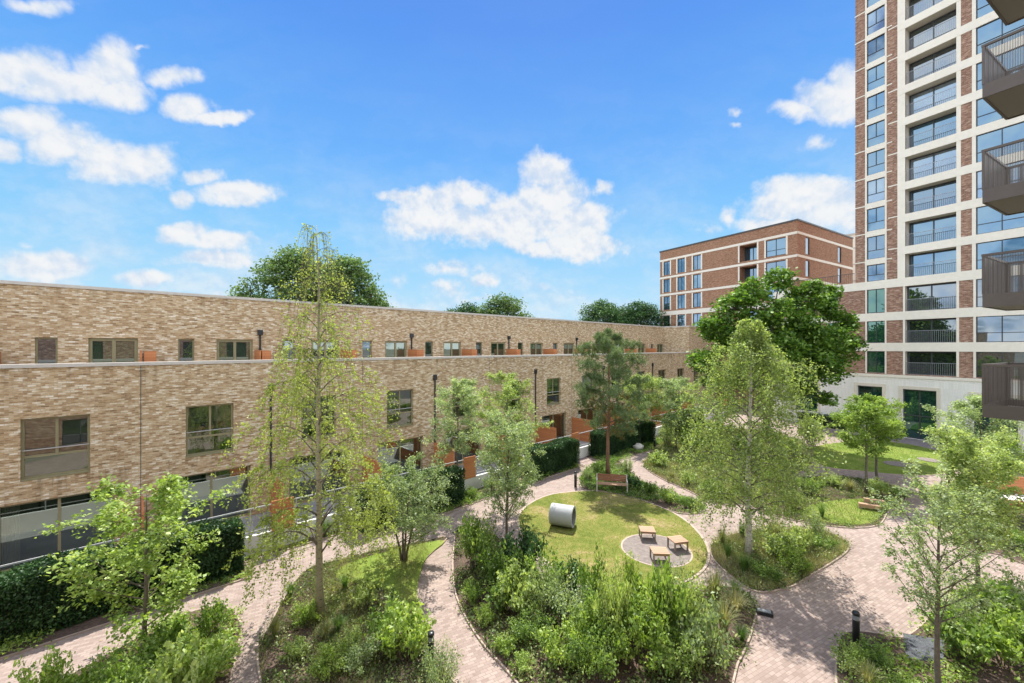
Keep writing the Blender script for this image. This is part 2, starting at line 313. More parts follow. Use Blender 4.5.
def pavemat(name, ang, c1, c2, c3, mortar, bw=.2, bh=.1, patch=.4):
    m, t, p = newmat(name); g = t.new('ShaderNodeNewGeometry')
    vr = t.new('ShaderNodeVectorRotate', rotation_type='Z_AXIS'); vr.inputs['Angle'].default_value = -ang
    t.link(g.outputs['Position'], vr.inputs['Vector'])
    b = t.new('ShaderNodeTexBrick'); t.link(vr.outputs[0], b.inputs['Vector'])
    b.inputs['Color1'].default_value = (0, 0, 0, 1); b.inputs['Color2'].default_value = (1, 1, 1, 1); b.inputs['Mortar'].default_value = (.5, .5, .5, 1)
    b.inputs['Scale'].default_value = 1; b.inputs['Brick Width'].default_value = bw; b.inputs['Row Height'].default_value = bh
    b.inputs['Mortar Size'].default_value = .006; b.inputs['Mortar Smooth'].default_value = .3
    n1 = t.noise(g.outputs['Position'], .45, 5, .6, .3); n2 = t.noise(g.outputs['Position'], 9, 3, .6)
    v = t.math('ADD', t.math('MULTIPLY', b.outputs['Color'], .6), t.math('ADD', t.math('MULTIPLY', n2, .25), t.math('MULTIPLY', n1, .25)))
    c = t.ramp(v, [(.15, c1), (.55, c2), (.95, c3)])
    sp = t.maprange(t.noise(g.outputs['Position'], 2.3, 6, .7), .56, .74, 0, .5)
    c = t.mix(sp, c, t.mix(1., c, (.66, .64, .62, 1), 'MULTIPLY'))
    c = t.mix(t.maprange(n1, .45, .7, 0, patch), c, t.mix(1., c, (.78, .76, .76, 1), 'MULTIPLY'))
    c = t.mix(t.math('MULTIPLY', b.outputs['Fac'], .75), c, (*mortar, 1))
    t.link(c, p.inputs['Base Color']); p.inputs['Roughness'].default_value = .85; p.inputs['Specular IOR Level'].default_value = .3
    bp = t.new('ShaderNodeBump'); bp.inputs['Strength'].default_value = .4; bp.inputs['Distance'].default_value = .008
    t.link(t.math('SUBTRACT', t.math('MULTIPLY', b.outputs['Color'], .3), b.outputs['Fac']), bp.inputs['Height']); t.link(bp.outputs[0], p.inputs['Normal'])
    return m
M_PAVE = pavemat('pink_pavers', R(28), (.22, .165, .14), (.285, .22, .19), (.345, .275, .24), (.17, .135, .115))
M_PAVED = pavemat('grey_pavers', R(0), (.17, .15, .15), (.22, .19, .19), (.28, .25, .25), (.12, .11, .11))
M_PATIO = pavemat('patio_slabs', TH, (.22, .22, .22), (.28, .28, .28), (.33, .33, .32), (.25, .25, .25), .6, .6)
M_EARTH = plain('rough_ground', (.17, .16, .12), .95, var=.3, scale=.2)
M_GRAVEL = plain('fine_gravel', (.185, .155, .14), .95, var=.35, scale=45, bump=.5)
M_SLATE = plain('slate_chips', (.075, .08, .09), .95, var=.75, scale=38, bump=.8)
M_EDGE = plain('bed_edging', (.36, .28, .23), .8, var=.15)
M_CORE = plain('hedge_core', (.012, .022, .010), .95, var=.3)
M_ROOF = plain('roof_membrane', (.25, .25, .25), .9)

# ------------------------------------------------------------------ mesh helpers
class MB:
    def __init__(s): s.v = []; s.f = []
    def quad(s, *p):
        i = len(s.v); s.v += list(p); s.f.append(tuple(range(i, i + len(p)))); return s
    def box(s, x0, x1, y0, y1, z0, z1):
        i = len(s.v)
        s.v += [(x0,y0,z0),(x1,y0,z0),(x1,y1,z0),(x0,y1,z0),(x0,y0,z1),(x1,y0,z1),(x1,y1,z1),(x0,y1,z1)]
        s.f += [tuple(i + k for k in q) for q in ((0,3,2,1),(4,5,6,7),(0,1,5,4),(1,2,6,5),(2,3,7,6),(3,0,4,7))]; return s
    def tube(s, pts, rad, n=6, cap=True):
        pts = [np.array(p, float) for p in pts]; i0 = len(s.v)
        for k, p in enumerate(pts):
            d = pts[min(k + 1, len(pts) - 1)] - pts[max(k - 1, 0)]; d = d / (np.linalg.norm(d) + 1e-9)
            a = np.cross(d, (0, 0, 1.) if abs(d[2]) < .9 else (1., 0, 0)); a /= np.linalg.norm(a); b = np.cross(d, a)
            r = rad[k] if hasattr(rad, '__len__') else rad
            for j in range(n):
                t = 2 * pi * j / n; q = p + r * (cos(t) * a + sin(t) * b); s.v.append(tuple(q))
        for k in range(len(pts) - 1):
            for j in range(n):
                a0 = i0 + k * n + j; a1 = i0 + k * n + (j + 1) % n
                s.f.append((a0, a1, a1 + n, a0 + n))
        if cap:
            s.f.append(tuple(i0 + j for j in range(n))[::-1]); s.f.append(tuple(i0 + (len(pts) - 1) * n + j for j in range(n)))
        return s
    def lathe(s, prof, n=20, c=(0, 0, 0)):
        i0 = len(s.v)
        for (r, z) in prof:
            for j in range(n):
                t = 2 * pi * j / n; s.v.append((c[0] + r * cos(t), c[1] + r * sin(t), c[2] + z))
        for k in range(len(prof) - 1):
            for j in range(n):
                a0 = i0 + k * n + j; a1 = i0 + k * n + (j + 1) % n; s.f.append((a0, a1, a1 + n, a0 + n))
        return s
    def build(s, name, mat, parent=None, smooth=False):
        me = bpy.data.meshes.new(name); me.from_pydata([tuple(map(float, q)) for q in s.v], [], s.f); me.update()
        if mat: me.materials.append(mat)
        if smooth: me.polygons.foreach_set('use_smooth', [True] * len(me.polygons))
        o = bpy.data.objects.new(name, me); C.objects.link(o)
        if parent: o.parent = parent
        return o
def npmesh(name, V, k, mat, parent=None):
    """V: (n*k,3) vertices, every k of them one face"""
    V = np.ascontiguousarray(V, dtype=np.float32).reshape(-1, 3); n = len(V) // k
    me = bpy.data.meshes.new(name); me.vertices.add(len(V)); me.vertices.foreach_set('co', V.ravel())
    me.loops.add(n * k); me.loops.foreach_set('vertex_index', np.arange(n * k, dtype=np.int32))
    me.polygons.add(n); me.polygons.foreach_set('loop_start', np.arange(0, n * k, k, dtype=np.int32))
    me.polygons.foreach_set('loop_total', np.full(n, k, dtype=np.int32)); me.update(calc_edges=True)
    me.materials.append(mat); o = bpy.data.objects.new(name, me); C.objects.link(o)
    if parent: o.parent = parent
    return o
def empty(name, loc=(0, 0, 0), rz=0.):
    o = bpy.data.objects.new(name, None); C.objects.link(o); o.location = loc; o.rotation_euler = (0, 0, rz); o.empty_display_size = .3; return o
def tag(o, label=None, cat=None, group=None, kind=None):
    if label: o['label'] = label
    if cat: o['category'] = cat
    if group: o['group'] = group
    if kind: o['kind'] = kind
    return o
def kids(): 
    d = {}
    for o in bpy.data.objects:
        if o.parent: d.setdefault(o.parent.name, []).append(o)
    return d
def copy_tree(o, parent=None, _d=None):
    if _d is None: _d = kids()
    c = o.copy(); C.objects.link(c); c.parent = parent
    for ch in _d.get(o.name, []): copy_tree(ch, c, _d)
    return c
def G(px, py, z=0.):
    """ground point that the photograph shows at this pixel, in metres"""
    Y = (CH - z) * F / (py - HY); return ((px - CX) / F * Y, Y)
def wall(mb, x0, x1, z0, z1, holes, dep=.22, y=0.):
    xs = sorted({x0, x1, *[h[0] for h in holes], *[h[1] for h in holes]}); zs = sorted({z0, z1, *[h[2] for h in holes], *[h[3] for h in holes]})
    for i in range(len(xs) - 1):
        for j in range(len(zs) - 1):
            cx, cz = (xs[i] + xs[i+1]) / 2, (zs[j] + zs[j+1]) / 2
            if any(h[0] < cx < h[1] and h[2] < cz < h[3] for h in holes): continue
            mb.quad((xs[i], y, zs[j]), (xs[i+1], y, zs[j]), (xs[i+1], y, zs[j+1]), (xs[i], y, zs[j+1]))
    for (a, b, c, d) in holes:
        mb.quad((a, y, c), (a, y, d), (a, y + dep, d), (a, y + dep, c)); mb.quad((b, y, c), (b, y + dep, c), (b, y + dep, d), (b, y, d))
        mb.quad((a, y, d), (b, y, d), (b, y + dep, d), (a, y + dep, d)); mb.quad((a, y, c), (a, y + dep, c), (b, y + dep, c), (b, y, c))
    return mb
def room(parent, x0, x1, z0, z1, y, d=2.6):
    m = MB(); a, b, c, e = x0 - .4, x1 + .4, z0 - .02, z1 + .15
    m.quad((a, y + d, c), (b, y + d, c), (b, y + d, e), (a, y + d, e)).quad((a, y, c), (a, y + d, c), (a, y + d, e), (a, y, e)).quad((b, y, c), (b, y, e), (b, y + d, e), (b, y + d, c))
    m.quad((a, y, e), (a, y + d, e), (b, y + d, e), (b, y, e)).quad((a, y, c), (b, y, c), (b, y + d, c), (a, y + d, c))
    m.quad((a, y, c), (a, y, e), (x0, y, e), (x0, y, c)).quad((x1, y, c), (x1, y, e), (b, y, e), (b, y, c)).quad((x0, y, z1), (x0, y, e), (x1, y, e), (x1, y, z1))
    return m.build('room', M_ROOM, parent)
RW = random.Random(5)
def window(parent, x0, x1, z0, z1, y, mull=(), trans=(), fm=None, gm=None, fw=.07, name='window', rail=None):
    """frame (a part) with its pane (a sub-part); mull and trans are fractions; trans entries (frac, x from, x to)"""
    if gm is M_GLASST: gm = RW.choice((M_GLASST, M_GLASST, M_GLASST2, M_GLASST3))
    f = MB(); d0, d1 = y, y + .09
    f.box(x0, x0 + fw, d0, d1, z0, z1).box(x1 - fw, x1, d0, d1, z0, z1).box(x0 + fw, x1 - fw, d0, d1, z0, z0 + fw).box(x0 + fw, x1 - fw, d0, d1, z1 - fw, z1)
    W, H = x1 - x0, z1 - z0; tz = [z0 + H * t for t in trans]
    for q in tz: f.box(x0 + fw, x1 - fw, d0 + .004, d1, q - fw / 2, q + fw / 2)
    for m_ in mull:
        m0, zb = (m_, z0 + fw) if not isinstance(m_, tuple) else (m_[0], z0 + H * m_[1])
        xm = x0 + W * m0; f.box(xm - fw / 2, xm + fw / 2, d0 + .002, d1, zb, z1 - fw)
    o = f.build(name, fm, parent)
    MB().quad((x0 + .01, y + .05, z0 + .01), (x1 - .01, y + .05, z0 + .01), (x1 - .01, y + .05, z1 - .01), (x0 + .01, y + .05, z1 - .01)).build('pane', gm, o)
    if rail is not None:
        MB().box(x0 + .03, x1 - .03, y - .05, y - .02, rail - .018, rail + .018).build('guard_rail', M_STEEL, o)
    return o

# ------------------------------------------------------------------ terrace of brick houses
L = 4.93; FD = np.array([.734, .679]); FO = np.array([-18.1, 16.1]); T0 = 2.6
def house_pos(i):
    p = FO + FD * (T0 + L * i); return (p[0], p[1], 0.)
SB = 3.6
def make_house(pipe):
    h = empty('terraced_house')
    m = MB(); wall(m, 0, L, 0, 7.7, [(1.55, 3.4, 3.42, 5.75), (.95, 4.12, .02, 2.55)], .24)
    m.quad((0, .3, 6.7), (0, .3, 7.7), (L, .3, 7.7), (L, .3, 6.7)); m.build('front_wall', M_BUFF, h)
    MB().box(0, L, -.05, .34, 7.7, 7.84).build('parapet_coping', M_COPE, h)
    MB().box(0, L, .3, SB, 6.5, 6.7).build('terrace_deck', M_PATIO, h)
    m = MB(); wall(m, 0, L, 6.7, 11.22, [(1.5, 2.18, 7.1, 8.93), (3.15, 4.88, 6.75, 8.93)], .2, SB)
    m.quad((L, 9.5, 0), (0, 9.5, 0), (0, 9.5, 11.22), (L, 9.5, 11.22)); m.build('upper_wall', M_BUFF, h)
    MB().box(0, L, SB - .05, SB + .34, 11.22, 11.36).build('roof_coping', M_COPE, h)
    MB().box(0, L, SB + .34, 9.5, 10.9, 11.1).build('roof', M_ROOF, h)
    window(h, 1.55, 3.4, 3.42, 5.75, .14, mull=((.5, .36),), trans=(.36,), fm=M_OLIVE, gm=M_GLASS, fw=.085, rail=4.52)
    MB().box(1.55, 3.4, -.03, .14, 3.38, 3.425).build('window_sill', M_OLIVE, h)
    window(h, .95, 4.12, .02, 2.55, .16, mull=(.5,), fm=M_OLIVE, gm=M_GLASS, fw=.09, name='patio_door')
    window(h, 1.5, 2.18, 7.1, 8.93, SB + .1, fm=M_OLIVE, gm=M_GLASSD, fw=.07)
    window(h, 3.15, 4.88, 6.75, 8.93, SB + .1, mull=(.5,), fm=M_OLIVE, gm=M_GLASSU, fw=.13, name='terrace_door')
    room(h, 1.55, 3.4, 3.42, 5.75, .26); room(h, .95, 4.12, .02, 2.55, .28, 4.2)
    MB().box(.02, .08, 2.2, SB, 6.7, 8.32).build('terrace_screen', M_ORANGE, h)
    MB().box(.15, .60, 2.3, 3.3, 6.7, 8.3).build('planter_cupboard', M_ORANGE, h)
    if pipe:
        d = MB().tube([(.07, -.07, 0), (.07, -.07, 6.3)], .05, 8); d.box(-.04, .18, -.15, -.005, 6.25, 6.62); d.build('downpipe', M_BLACK, h)
        d = MB().tube([(.3, SB - .07, 8.3), (.3, SB - .07, 9.2)], .05, 8); d.box(.17, .43, SB - .17, SB - .005, 9.2, 9.5); d.build('downpipe', M_BLACK, h)
    else:
        MB().box(.0, .022, -.006, -.001, 0, 7.69).build('movement_joint', M_DARKF, h)
    MB().box(.02, .09, -2.35, -.001, 0, 2.0).build('garden_screen', M_ORANGE, h)
    MB().box(.02, .09, -4.5, -2.36, 0, .85).build('low_garden_screen', M_ORANGE, h)
    MB().box(-.01, .12, -4.5, -2.36, .85, .89).build('screen_cap', M_WHITE, h)
    return h
ha, hb = make_house(True), make_house(False)
ords = ['first', 'second', 'third', 'fourth', 'fifth', 'sixth', 'seventh', 'eighth', 'ninth', 'tenth', 'eleventh', 'twelfth']
used = {True: False, False: False}
notes = {-1: 'nearest buff brick terraced house, its large window above the left hedge',
 0: 'buff brick terraced house behind the low orange gate left of the tall birch',
 1: 'buff brick terraced house half hidden behind the tall sparse birch',
 2: 'buff brick terraced house behind the multi-stemmed shrub tree',
 3: 'buff brick terraced house behind the slim pale tree and orange gate',
 4: 'buff brick terraced house behind the young tree next to the lawn tunnel',
 5: 'buff brick terraced house just left of the pine tree',
 6: 'buff brick terraced house directly behind the pine crown',
 7: 'buff brick terraced house just right of the pine tree',
 8: 'buff brick terraced house third from the far end block',
 9: 'buff brick terraced house second from the far end block',
 10: 'farthest buff brick terraced house, adjoining the full height end block',
 -2: 'buff brick terraced house cut off by the left edge, only its wall end seen'}
for i in range(-2, 11):
    pipe = (i % 2 == 1); src = ha if pipe else hb
    h = src if not used[pipe] else copy_tree(src); used[pipe] = True
    h.location = house_pos(i); h.rotation_euler = (0, 0, TH)
    tag(h, notes[i], 'house', 'row of buff brick terraced houses')
    rr_ = random.Random(900 + i)
    for (a, b, z0_, z1_, yy) in ((1.64, 3.32, 3.5, 5.68, .33), (1.05, 4.02, .1, 2.45, .36)):
        k = rr_.random(); wd = rr_.uniform(.25, .6) if k < .75 else 0
        if wd:
            for (xa, xb) in ((a, a + wd), (b - wd * rr_.uniform(.4, 1), b)):
                m = MB(); n_ = 14
                for q in range(n_): u0, u1 = xa + (xb - xa) * q / n_, xa + (xb - xa) * (q + 1) / n_; m.quad((u0, yy + .03 * (q % 2), z0_), (u1, yy + .03 * ((q + 1) % 2), z0_), (u1, yy + .03 * ((q + 1) % 2), z1_), (u0, yy + .03 * (q % 2), z1_))
                m.build('curtain', M_CURT, h)
        elif z0_ > 3: MB().quad((a, yy, 4.9), (b, yy, 4.9), (b, yy, z1_), (a, yy, z1_)).build('roller_blind', M_CURT, h)
# full height end block that closes the row
eb = empty('end_house', house_pos(11), TH)
m = MB(); wall(m, 0, 9, 0, 11.22, [(1.4, 3.1, 3.42, 5.75), (5.4, 7.1, 3.42, 5.75)], .24)
m.quad((0, 0, 0), (0, 0, 11.22), (0, 9.5, 11.22), (0, 9.5, 0)); m.quad((9, 0, 0), (9, 9.5, 0), (9, 9.5, 11.22), (9, 0, 11.22)); m.build('wall', M_BUFF, eb)
MB().box(-.04, 9.04, -.05, .34, 11.22, 11.36).box(-.04, .34, .34, SB - .06, 11.22, 11.36).build('roof_coping', M_COPE, eb)
MB().box(.34, 9, .34, 9.5, 10.9, 11.1).build('roof', M_ROOF, eb)
MB().box(.34, 9, -.045, -.002, 7.7, 7.84).build('string_course', M_COPE, eb)
for a in (1.4, 5.4): window(eb, a, a + 1.7, 3.42, 5.75, .14, mull=((.5, .36),), trans=(.36,), fm=M_OLIVE, gm=M_GLASS, fw=.085)
tag(eb, 'full height buff brick block closing the far end of the terrace', 'house')

# garden walls, railings, gates
def make_garden(gate, a=0., b=L):
    g = empty('garden_wall')
    MB().box(a, b, -4.72, -4.55, 0, .8).build('low_wall', M_RENDER, g)
    MB().box(a, b, -4.66, -4.62, 1.88, 1.93).box(a, b, -4.655, -4.625, .95, .98).build('rail', M_STEEL, g)
    for k in range(4):
        x = a + .05 + k * (L - .1) / 3
        MB().box(x - .02, x + .02, -4.655, -4.615, .8, 1.88).build('post', M_STEEL, g)
    if gate: MB().box(4.0, 4.86, -4.75, -4.71, .78, 2.05).build('gate', M_ORANGE, g)
    return g
ga, gb = make_garden(True), make_garden(False); ug = [False, False]
gl = {-2: 'white low garden wall and steel rail, cut off by the left edge', -1: 'white low garden wall and steel rail behind the nearest dark hedge',
 0: 'white low garden wall with orange gate left of the tall sparse birch trunk', 1: 'white low garden wall and rail right behind the tall sparse birch trunk',
 2: 'white low garden wall with orange gate behind the multi-stemmed shrub tree', 3: 'white low garden wall and rail behind the slim young trees',
 4: 'white low garden wall with orange gate beside the path bollard left of the pine', 5: 'white low garden wall and rail with an orange screen left of the pine trunk',
 6: 'white low garden wall with orange gate behind the pine trunk', 7: 'white low garden wall and rail right of the pine, behind the pale boulder',
 8: 'white low garden wall with orange gate behind the far hedge', 9: 'white low garden wall and rail past the far hedge', 10: 'farthest white low garden wall with orange gate'}
for i in range(-2, 11):
    k = i % 2; src = (ga, gb)[k]
    g = src if not ug[k] else copy_tree(src); ug[k] = True
    g.location = house_pos(i); g.rotation_euler = (0, 0, TH)
    tag(g, gl[i], 'garden wall', 'front garden walls of the terrace')

# ------------------------------------------------------------------ tower
tw = empty('apartment_tower', (35., 41.8, 0), TW)
tag(tw, 'tall red brick apartment tower with white bands and recessed balconies', 'tower')
SE = 20.
colz = [17.0 + 2.79 * k for k in range(13)]; rz = [17.93 + 3.02 * k for k in range(12)]
TOPZ = 50.5
holes = []; low = [(5.95, 8.1), (8.9, 11.05), (11.84, 14.2)]
for (a, b) in low: holes += [(.96, 2.36, a, b), (3.85, 7.2, a, b), (8.35, 12.4, a, b)]
cw = [(15.0, 16.62)] + [(colz[k] + .2, colz[k + 1] - .36) for k in range(11)]
rw = [(15.0, rz[0] - .72)] + [(rz[k], rz[k + 1] - .72) for k in range(10)]
for (a, b) in cw: holes.append((.96, 2.36, a, b))
for (a, b) in rw: holes += [(3.85, 7.2, a, b), (8.35, 12.4, a, b)]
m = MB(); wall(m, 0, SE, 5.85, TOPZ, holes, .2)
m.quad((0, 0, 5.85), (0, 0, TOPZ), (0, 16, TOPZ), (0, 16, 5.85)); m.quad((SE, 0, 0), (SE, 16, 0), (SE, 16, TOPZ), (SE, 0, TOPZ)); m.quad((0, 0, TOPZ), (SE, 0, TOPZ), (SE, 16, TOPZ), (0, 16, TOPZ)); m.quad((0,16,0),(0,16,TOPZ),(SE,16,TOPZ),(SE,16,0))
m.build('brick_wall', M_RED, tw)
# white trim
m = MB()
for (a, b) in ((8.1, 8.9), (11.05, 11.84), (14.2, 15.0)): m.box(-8.0 if b < 15.5 else 0, SE, -.06, -.002, a, b)
m.box(-8.0, SE, -.09, -.002, 5.6, 5.85)
m.build('stone_band', M_STONE, tw)
m = MB()
for k in range(12):
    z = colz[k]; m.box(-.03, 2.9, -.03, -.003, z - .05, z + .05); m.box(.82, 2.5, -.07, -.031, z - .36, z + .2)
for k in range(11):
    z = rz[k]; m.box(3.3, SE, -.07, -.003, z - .72, z); m.box(2.6, 3.3, -.03, -.003, z - .1, z)
m.build('stone_course', M_STONE, tw)
m = MB()
for (x0, x1) in ((.82, .96), (2.36, 2.5), (3.3, 3.85), (7.2, 7.47), (8.12, 8.35)):
    m.box(x0, x1, -.05, .02, 15.0, TOPZ)
for (x0, x1) in ((.84, .96), (2.36, 2.48), (3.7, 3.85), (7.2, 7.36), (8.2, 8.35)):
    m.box(x0, x1, -.05, .02, 5.9, 14.2)
m.build('stone_pilaster', M_STONE, tw)
# windows and recessed balconies
for (a, b) in low: window(tw, .96, 2.36, a + .02, b, .06, mull=(.5,), fm=M_DARKF, gm=M_GLASSG, fw=.06)
for (a, b) in cw: window(tw, .96, 2.36, a, b, .05, mull=((.5, .38),), trans=(.38,), fm=M_DARKF, gm=M_GLASST, fw=.055)
for (a, b) in low + rw:
    up_ = a > 14
    window(tw, 8.35, 12.4, a, b, .05, mull=(.35, .7), trans=(.36,), fm=M_DARKF, gm=M_GLASST if up_ else M_GLASSD, fw=.055)
    dep = 1.0 if up_ else .5
    r = MB(); x0, x1 = 3.85, 7.2
    r.quad((x0, .0, a), (x0, dep, a), (x0, dep, b), (x0, .0, b)); r.quad((x1, .0, a), (x1, .0, b), (x1, dep, b), (x1, dep, a))
    r.quad((x0, .0, b - .003), (x0, dep, b - .003), (x1, dep, b - .003), (x1, .0, b - .003)); r.quad((x0, .0, a + .003), (x1, .0, a + .003), (x1, dep, a + .003), (x0, dep, a + .003))
    rc = r.build('balcony_recess', M_RECESS if up_ else M_RECESS, tw)
    window(rc, x0 + .03, x1 - .03, a + .01, b - .06, dep - .1, mull=(.5,), fm=M_DARKF, gm=M_GLASST if 14 < a < 33 else M_GLASSD, fw=.09, name='sliding_door')  # darker glass on the top floors stands in for the darker reflection there
    ra = MB(); ra.box(x0 + .02, x1 - .02, .04, .08, a + 1.08, a + 1.12)
    nb = 24
    for q in range(nb + 1):
        xx = x0 + .05 + (x1 - x0 - .1) * q / nb; ra.box(xx - .009, xx + .009, .05, .07, a + .02, a + 1.08)
    ra.build('balustrade', M_RAIL, rc)
# white brick base with shop-like openings
m = MB(); bh = [(.55, 1.92, .45, 4.55), (-6.0, -3.4, .4, 4.55), (3.7, 6.05, .02, 4.55), (8.2, 10.6, .02, 4.55), (12.6, 15, .02, 4.55)]
bh = [(.18, 2.15, 1.4, 4.6), (-5.6, -3.4, 1.4, 4.6), (3.66, 5.95, .02, 4.55), (8.2, 10.6, .02, 4.4), (12.6, 15, .02, 4.4)]
wall(m, -8, SE, 0, 5.6, bh, .3, -.02); m.quad((-8, -.02, 0), (-8, -.02, 5.6), (-8, 12, 5.6), (-8, 12, 0)); m.build('base_wall', M_WHITEB, tw)
m = MB()
for (a, b, c, d) in bh:
    m = MB(); m.box(a - .28, b + .28, -.08, -.022, d + .02, d + .3); m.box(a - .28, a - .02, -.08, -.022, max(c, 0), d + .02); m.box(b + .02, b + .28, -.08, -.022, max(c, 0), d + .02)
    m.build('stone_surround', M_SURR, tw)
window(tw, .18, 2.15, 1.4, 4.6, .15, fm=M_DARKF, gm=M_GLASSG, fw=.1); window(tw, -5.6, -3.4, 1.4, 4.6, .15, fm=M_DARKF, gm=M_GLASSG, fw=.1)
window(tw, 3.66, 5.95, .02, 4.55, .15, mull=(.5,), trans=(.47,), fm=M_DARKF, gm=M_GLASSG, fw=.1, name='door')
window(tw, 8.2, 10.6, .02, 4.4, .15, mull=(.5,), trans=(.47,), fm=M_DARKF, gm=M_GLASSG, fw=.1, name='door')
window(tw, 12.6, 15, .02, 4.4, .15, mull=(.5,), trans=(.47,), fm=M_DARKF, gm=M_GLASSG, fw=.1, name='door')
# lower wing left of the tower
m = MB(); wall(m, -8, 0, 5.85, 15.0, [(-2.6, -1.5, a, b) for (a, b) in low] + [(-6, -4.8, a, b) for (a, b) in low], .2)
m.quad((-8, 0, 5.6), (-8, 0, 15), (-8, 12, 15), (-8, 12, 5.6)); m.quad((-8, 0, 14.9), (0, 0, 14.9), (0, 12, 14.9), (-8, 12, 14.9)); m.build('wing_wall', M_RED, tw)
for (a, b) in low:
    for x in (-2.6, -6): window(tw, x, x + (1.1 if x > -3 else 1.2), a, b, .06, mull=(.5,), fm=M_DARKF, gm=M_GLASSG, fw=.05)
m = MB(); m.box(-7.9, -.1, .1, .14, 16.0, 16.05)
for q in range(50): m.box(-7.9 + q * .158, -7.88 + q * .158, .11, .13, 15.0, 16.0)
m.build('roof_railing', M_DARKF, tw)

# ------------------------------------------------------------------ mid-rise block behind
ux, uy = np.array([.527, -.85]), np.array([.85, .527]); LB = 22.1
org = np.array([38.3, 55.0]) - ux * LB
mb_ = empty('apartment_block', (org[0], org[1], 0), MB_A)
tag(mb_, 'brown brick apartment block with thin white bands, behind the terrace end', 'apartment block')
def blk_x(px):            # position along the block's left face of a column in the picture
    a = (px - CX) / F; return (a * org[1] - org[0]) / (ux[0] - a * ux[1])
rows = [(21.25, 23.6), (18.2, 20.45), (15.1, 17.4), (11.8, 14.0), (8.7, 11.2)]
cols = [(663.6, 670.0, 'w'), (677.5, 685, 'w'), (693, 701, 'w'), (739.6, 757, 'r'), (766, 786, 'w')]
cc_ = [(blk_x(a), blk_x(b), k) for a, b, k in cols]
hs = [(a, b, c, d) for (a, b, k) in cc_ for (c, d) in rows]
m = MB(); wall(m, 0, LB, 0, 25.5, hs, .15); m.quad((0, 0, 25.3), (LB, 0, 25.3), (LB, 18, 25.3), (0, 18, 25.3)); m.quad((0, 0, 0), (0, 0, 25.5), (0, 18, 25.5), (0, 18, 0)); m.quad((0,18,0),(0,18,25.5),(LB,18,25.5),(LB,18,0))
m.build('wall', M_RED2, mb_)
# right-hand face in its own frame under the same thing
def rwall(x0, x1, y0, y1, holes):
    mm = MB(); wall(mm, y0, y1, x0, x1, holes, .15)
    mm.v = [(LB - q[1], q[0], q[2]) for q in mm.v]; return mm
rh = [(a, b, c, d) for (a, b) in ((2.3, 3.5), (12.6, 13.8)) for (c, d) in rows]
rwall(0, 25.5, 0, 18, rh).build('wall', M_RED2, mb_)
m = MB()
for z in (23.9, 20.8, 17.75): m.box(-.03, LB + .05, -.05, -.002, z - .17, z + .17); m.box(LB + .002, LB + .05, -.05, 18, z - .17, z + .17)
m.box(-.03, LB + .06, -.07, -.002, 14.1, 14.8); m.box(LB + .002, LB + .06, -.07, 18, 14.1, 14.8)
m.box(-.03, LB + .06, -.07, -.002, 11.3, 11.6); m.box(LB + .002, LB + .06, -.07, 18, 11.3, 11.6)
for (a, b, k) in cc_:
    for (c, d) in rows: m.box(a - .22, a, -.04, -.003, c - .1, d + .1); m.box(b, b + .22, -.04, -.003, c - .1, d + .1)
m.build('stone_band', M_STONE, mb_)
m = MB().box(-.1, LB + .1, -.1, .3, 25.5, 25.7).box(LB - .3, LB + .1, .3, 18, 25.5, 25.7); m.build('roof_coping', M_DARKF, mb_)
for (a, b, k) in cc_:
    for (c, d) in rows:
        if k == 'w': window(mb_, a, b, c, d, .08, mull=(.5,), trans=(.35,) if b - a > 2 else (), fm=M_DARKF, gm=M_GLASST, fw=.07)
        else:
            r = MB(); dep = 1.5
            r.quad((a, 0, c), (a, dep, c), (a, dep, d), (a, 0, d)); r.quad((b, 0, c), (b, 0, d), (b, dep, d), (b, dep, c)); r.quad((a, 0, d - .003), (a, dep, d - .003), (b, dep, d - .003), (b, 0, d - .003)); r.quad((a, 0, c + .003), (b, 0, c + .003), (b, dep, c + .003), (a, dep, c + .003))
            rc = r.build('balcony_recess', M_RED2, mb_); window(rc, a + .03, b - .03, c, d - .1, dep - .1, mull=(.5,), fm=M_DARKF, gm=M_GLASST, fw=.1, name='sliding_door')
for (a, b, c, d) in rh:
    x = LB - .08; f = MB().box(x - .04, x, a, a + .07, c, d).box(x - .04, x, b - .07, b, c, d).box(x - .04, x, a, b, c, c + .07).box(x - .04, x, a, b, d - .07, d).build('window', M_DARKF, mb_)
    MB().quad((x - .03, a, c), (x - .03, b, c), (x - .03, b, d), (x - .03, a, d)).build('pane', M_GLASSD, f)

pb = empty('pale_block', (61.4, 76, 0), R(-40)); MB().box(0, 6, 0, 6, 0, 29).build('wall', M_STONE, pb)
m = MB()
for k in range(9): m.box(-.02, 6.02, -.06, -.01, 2.5 + 3 * k, 2.7 + 3 * k)
m.build('floor_band', M_COPE, pb); MB().box(-.1, 6.1, -.1, 6.1, 29, 29.3).build('roof_coping', M_COPE, pb)
tag(pb, 'narrow pale block glimpsed between the brown block and the tower', 'apartment block')

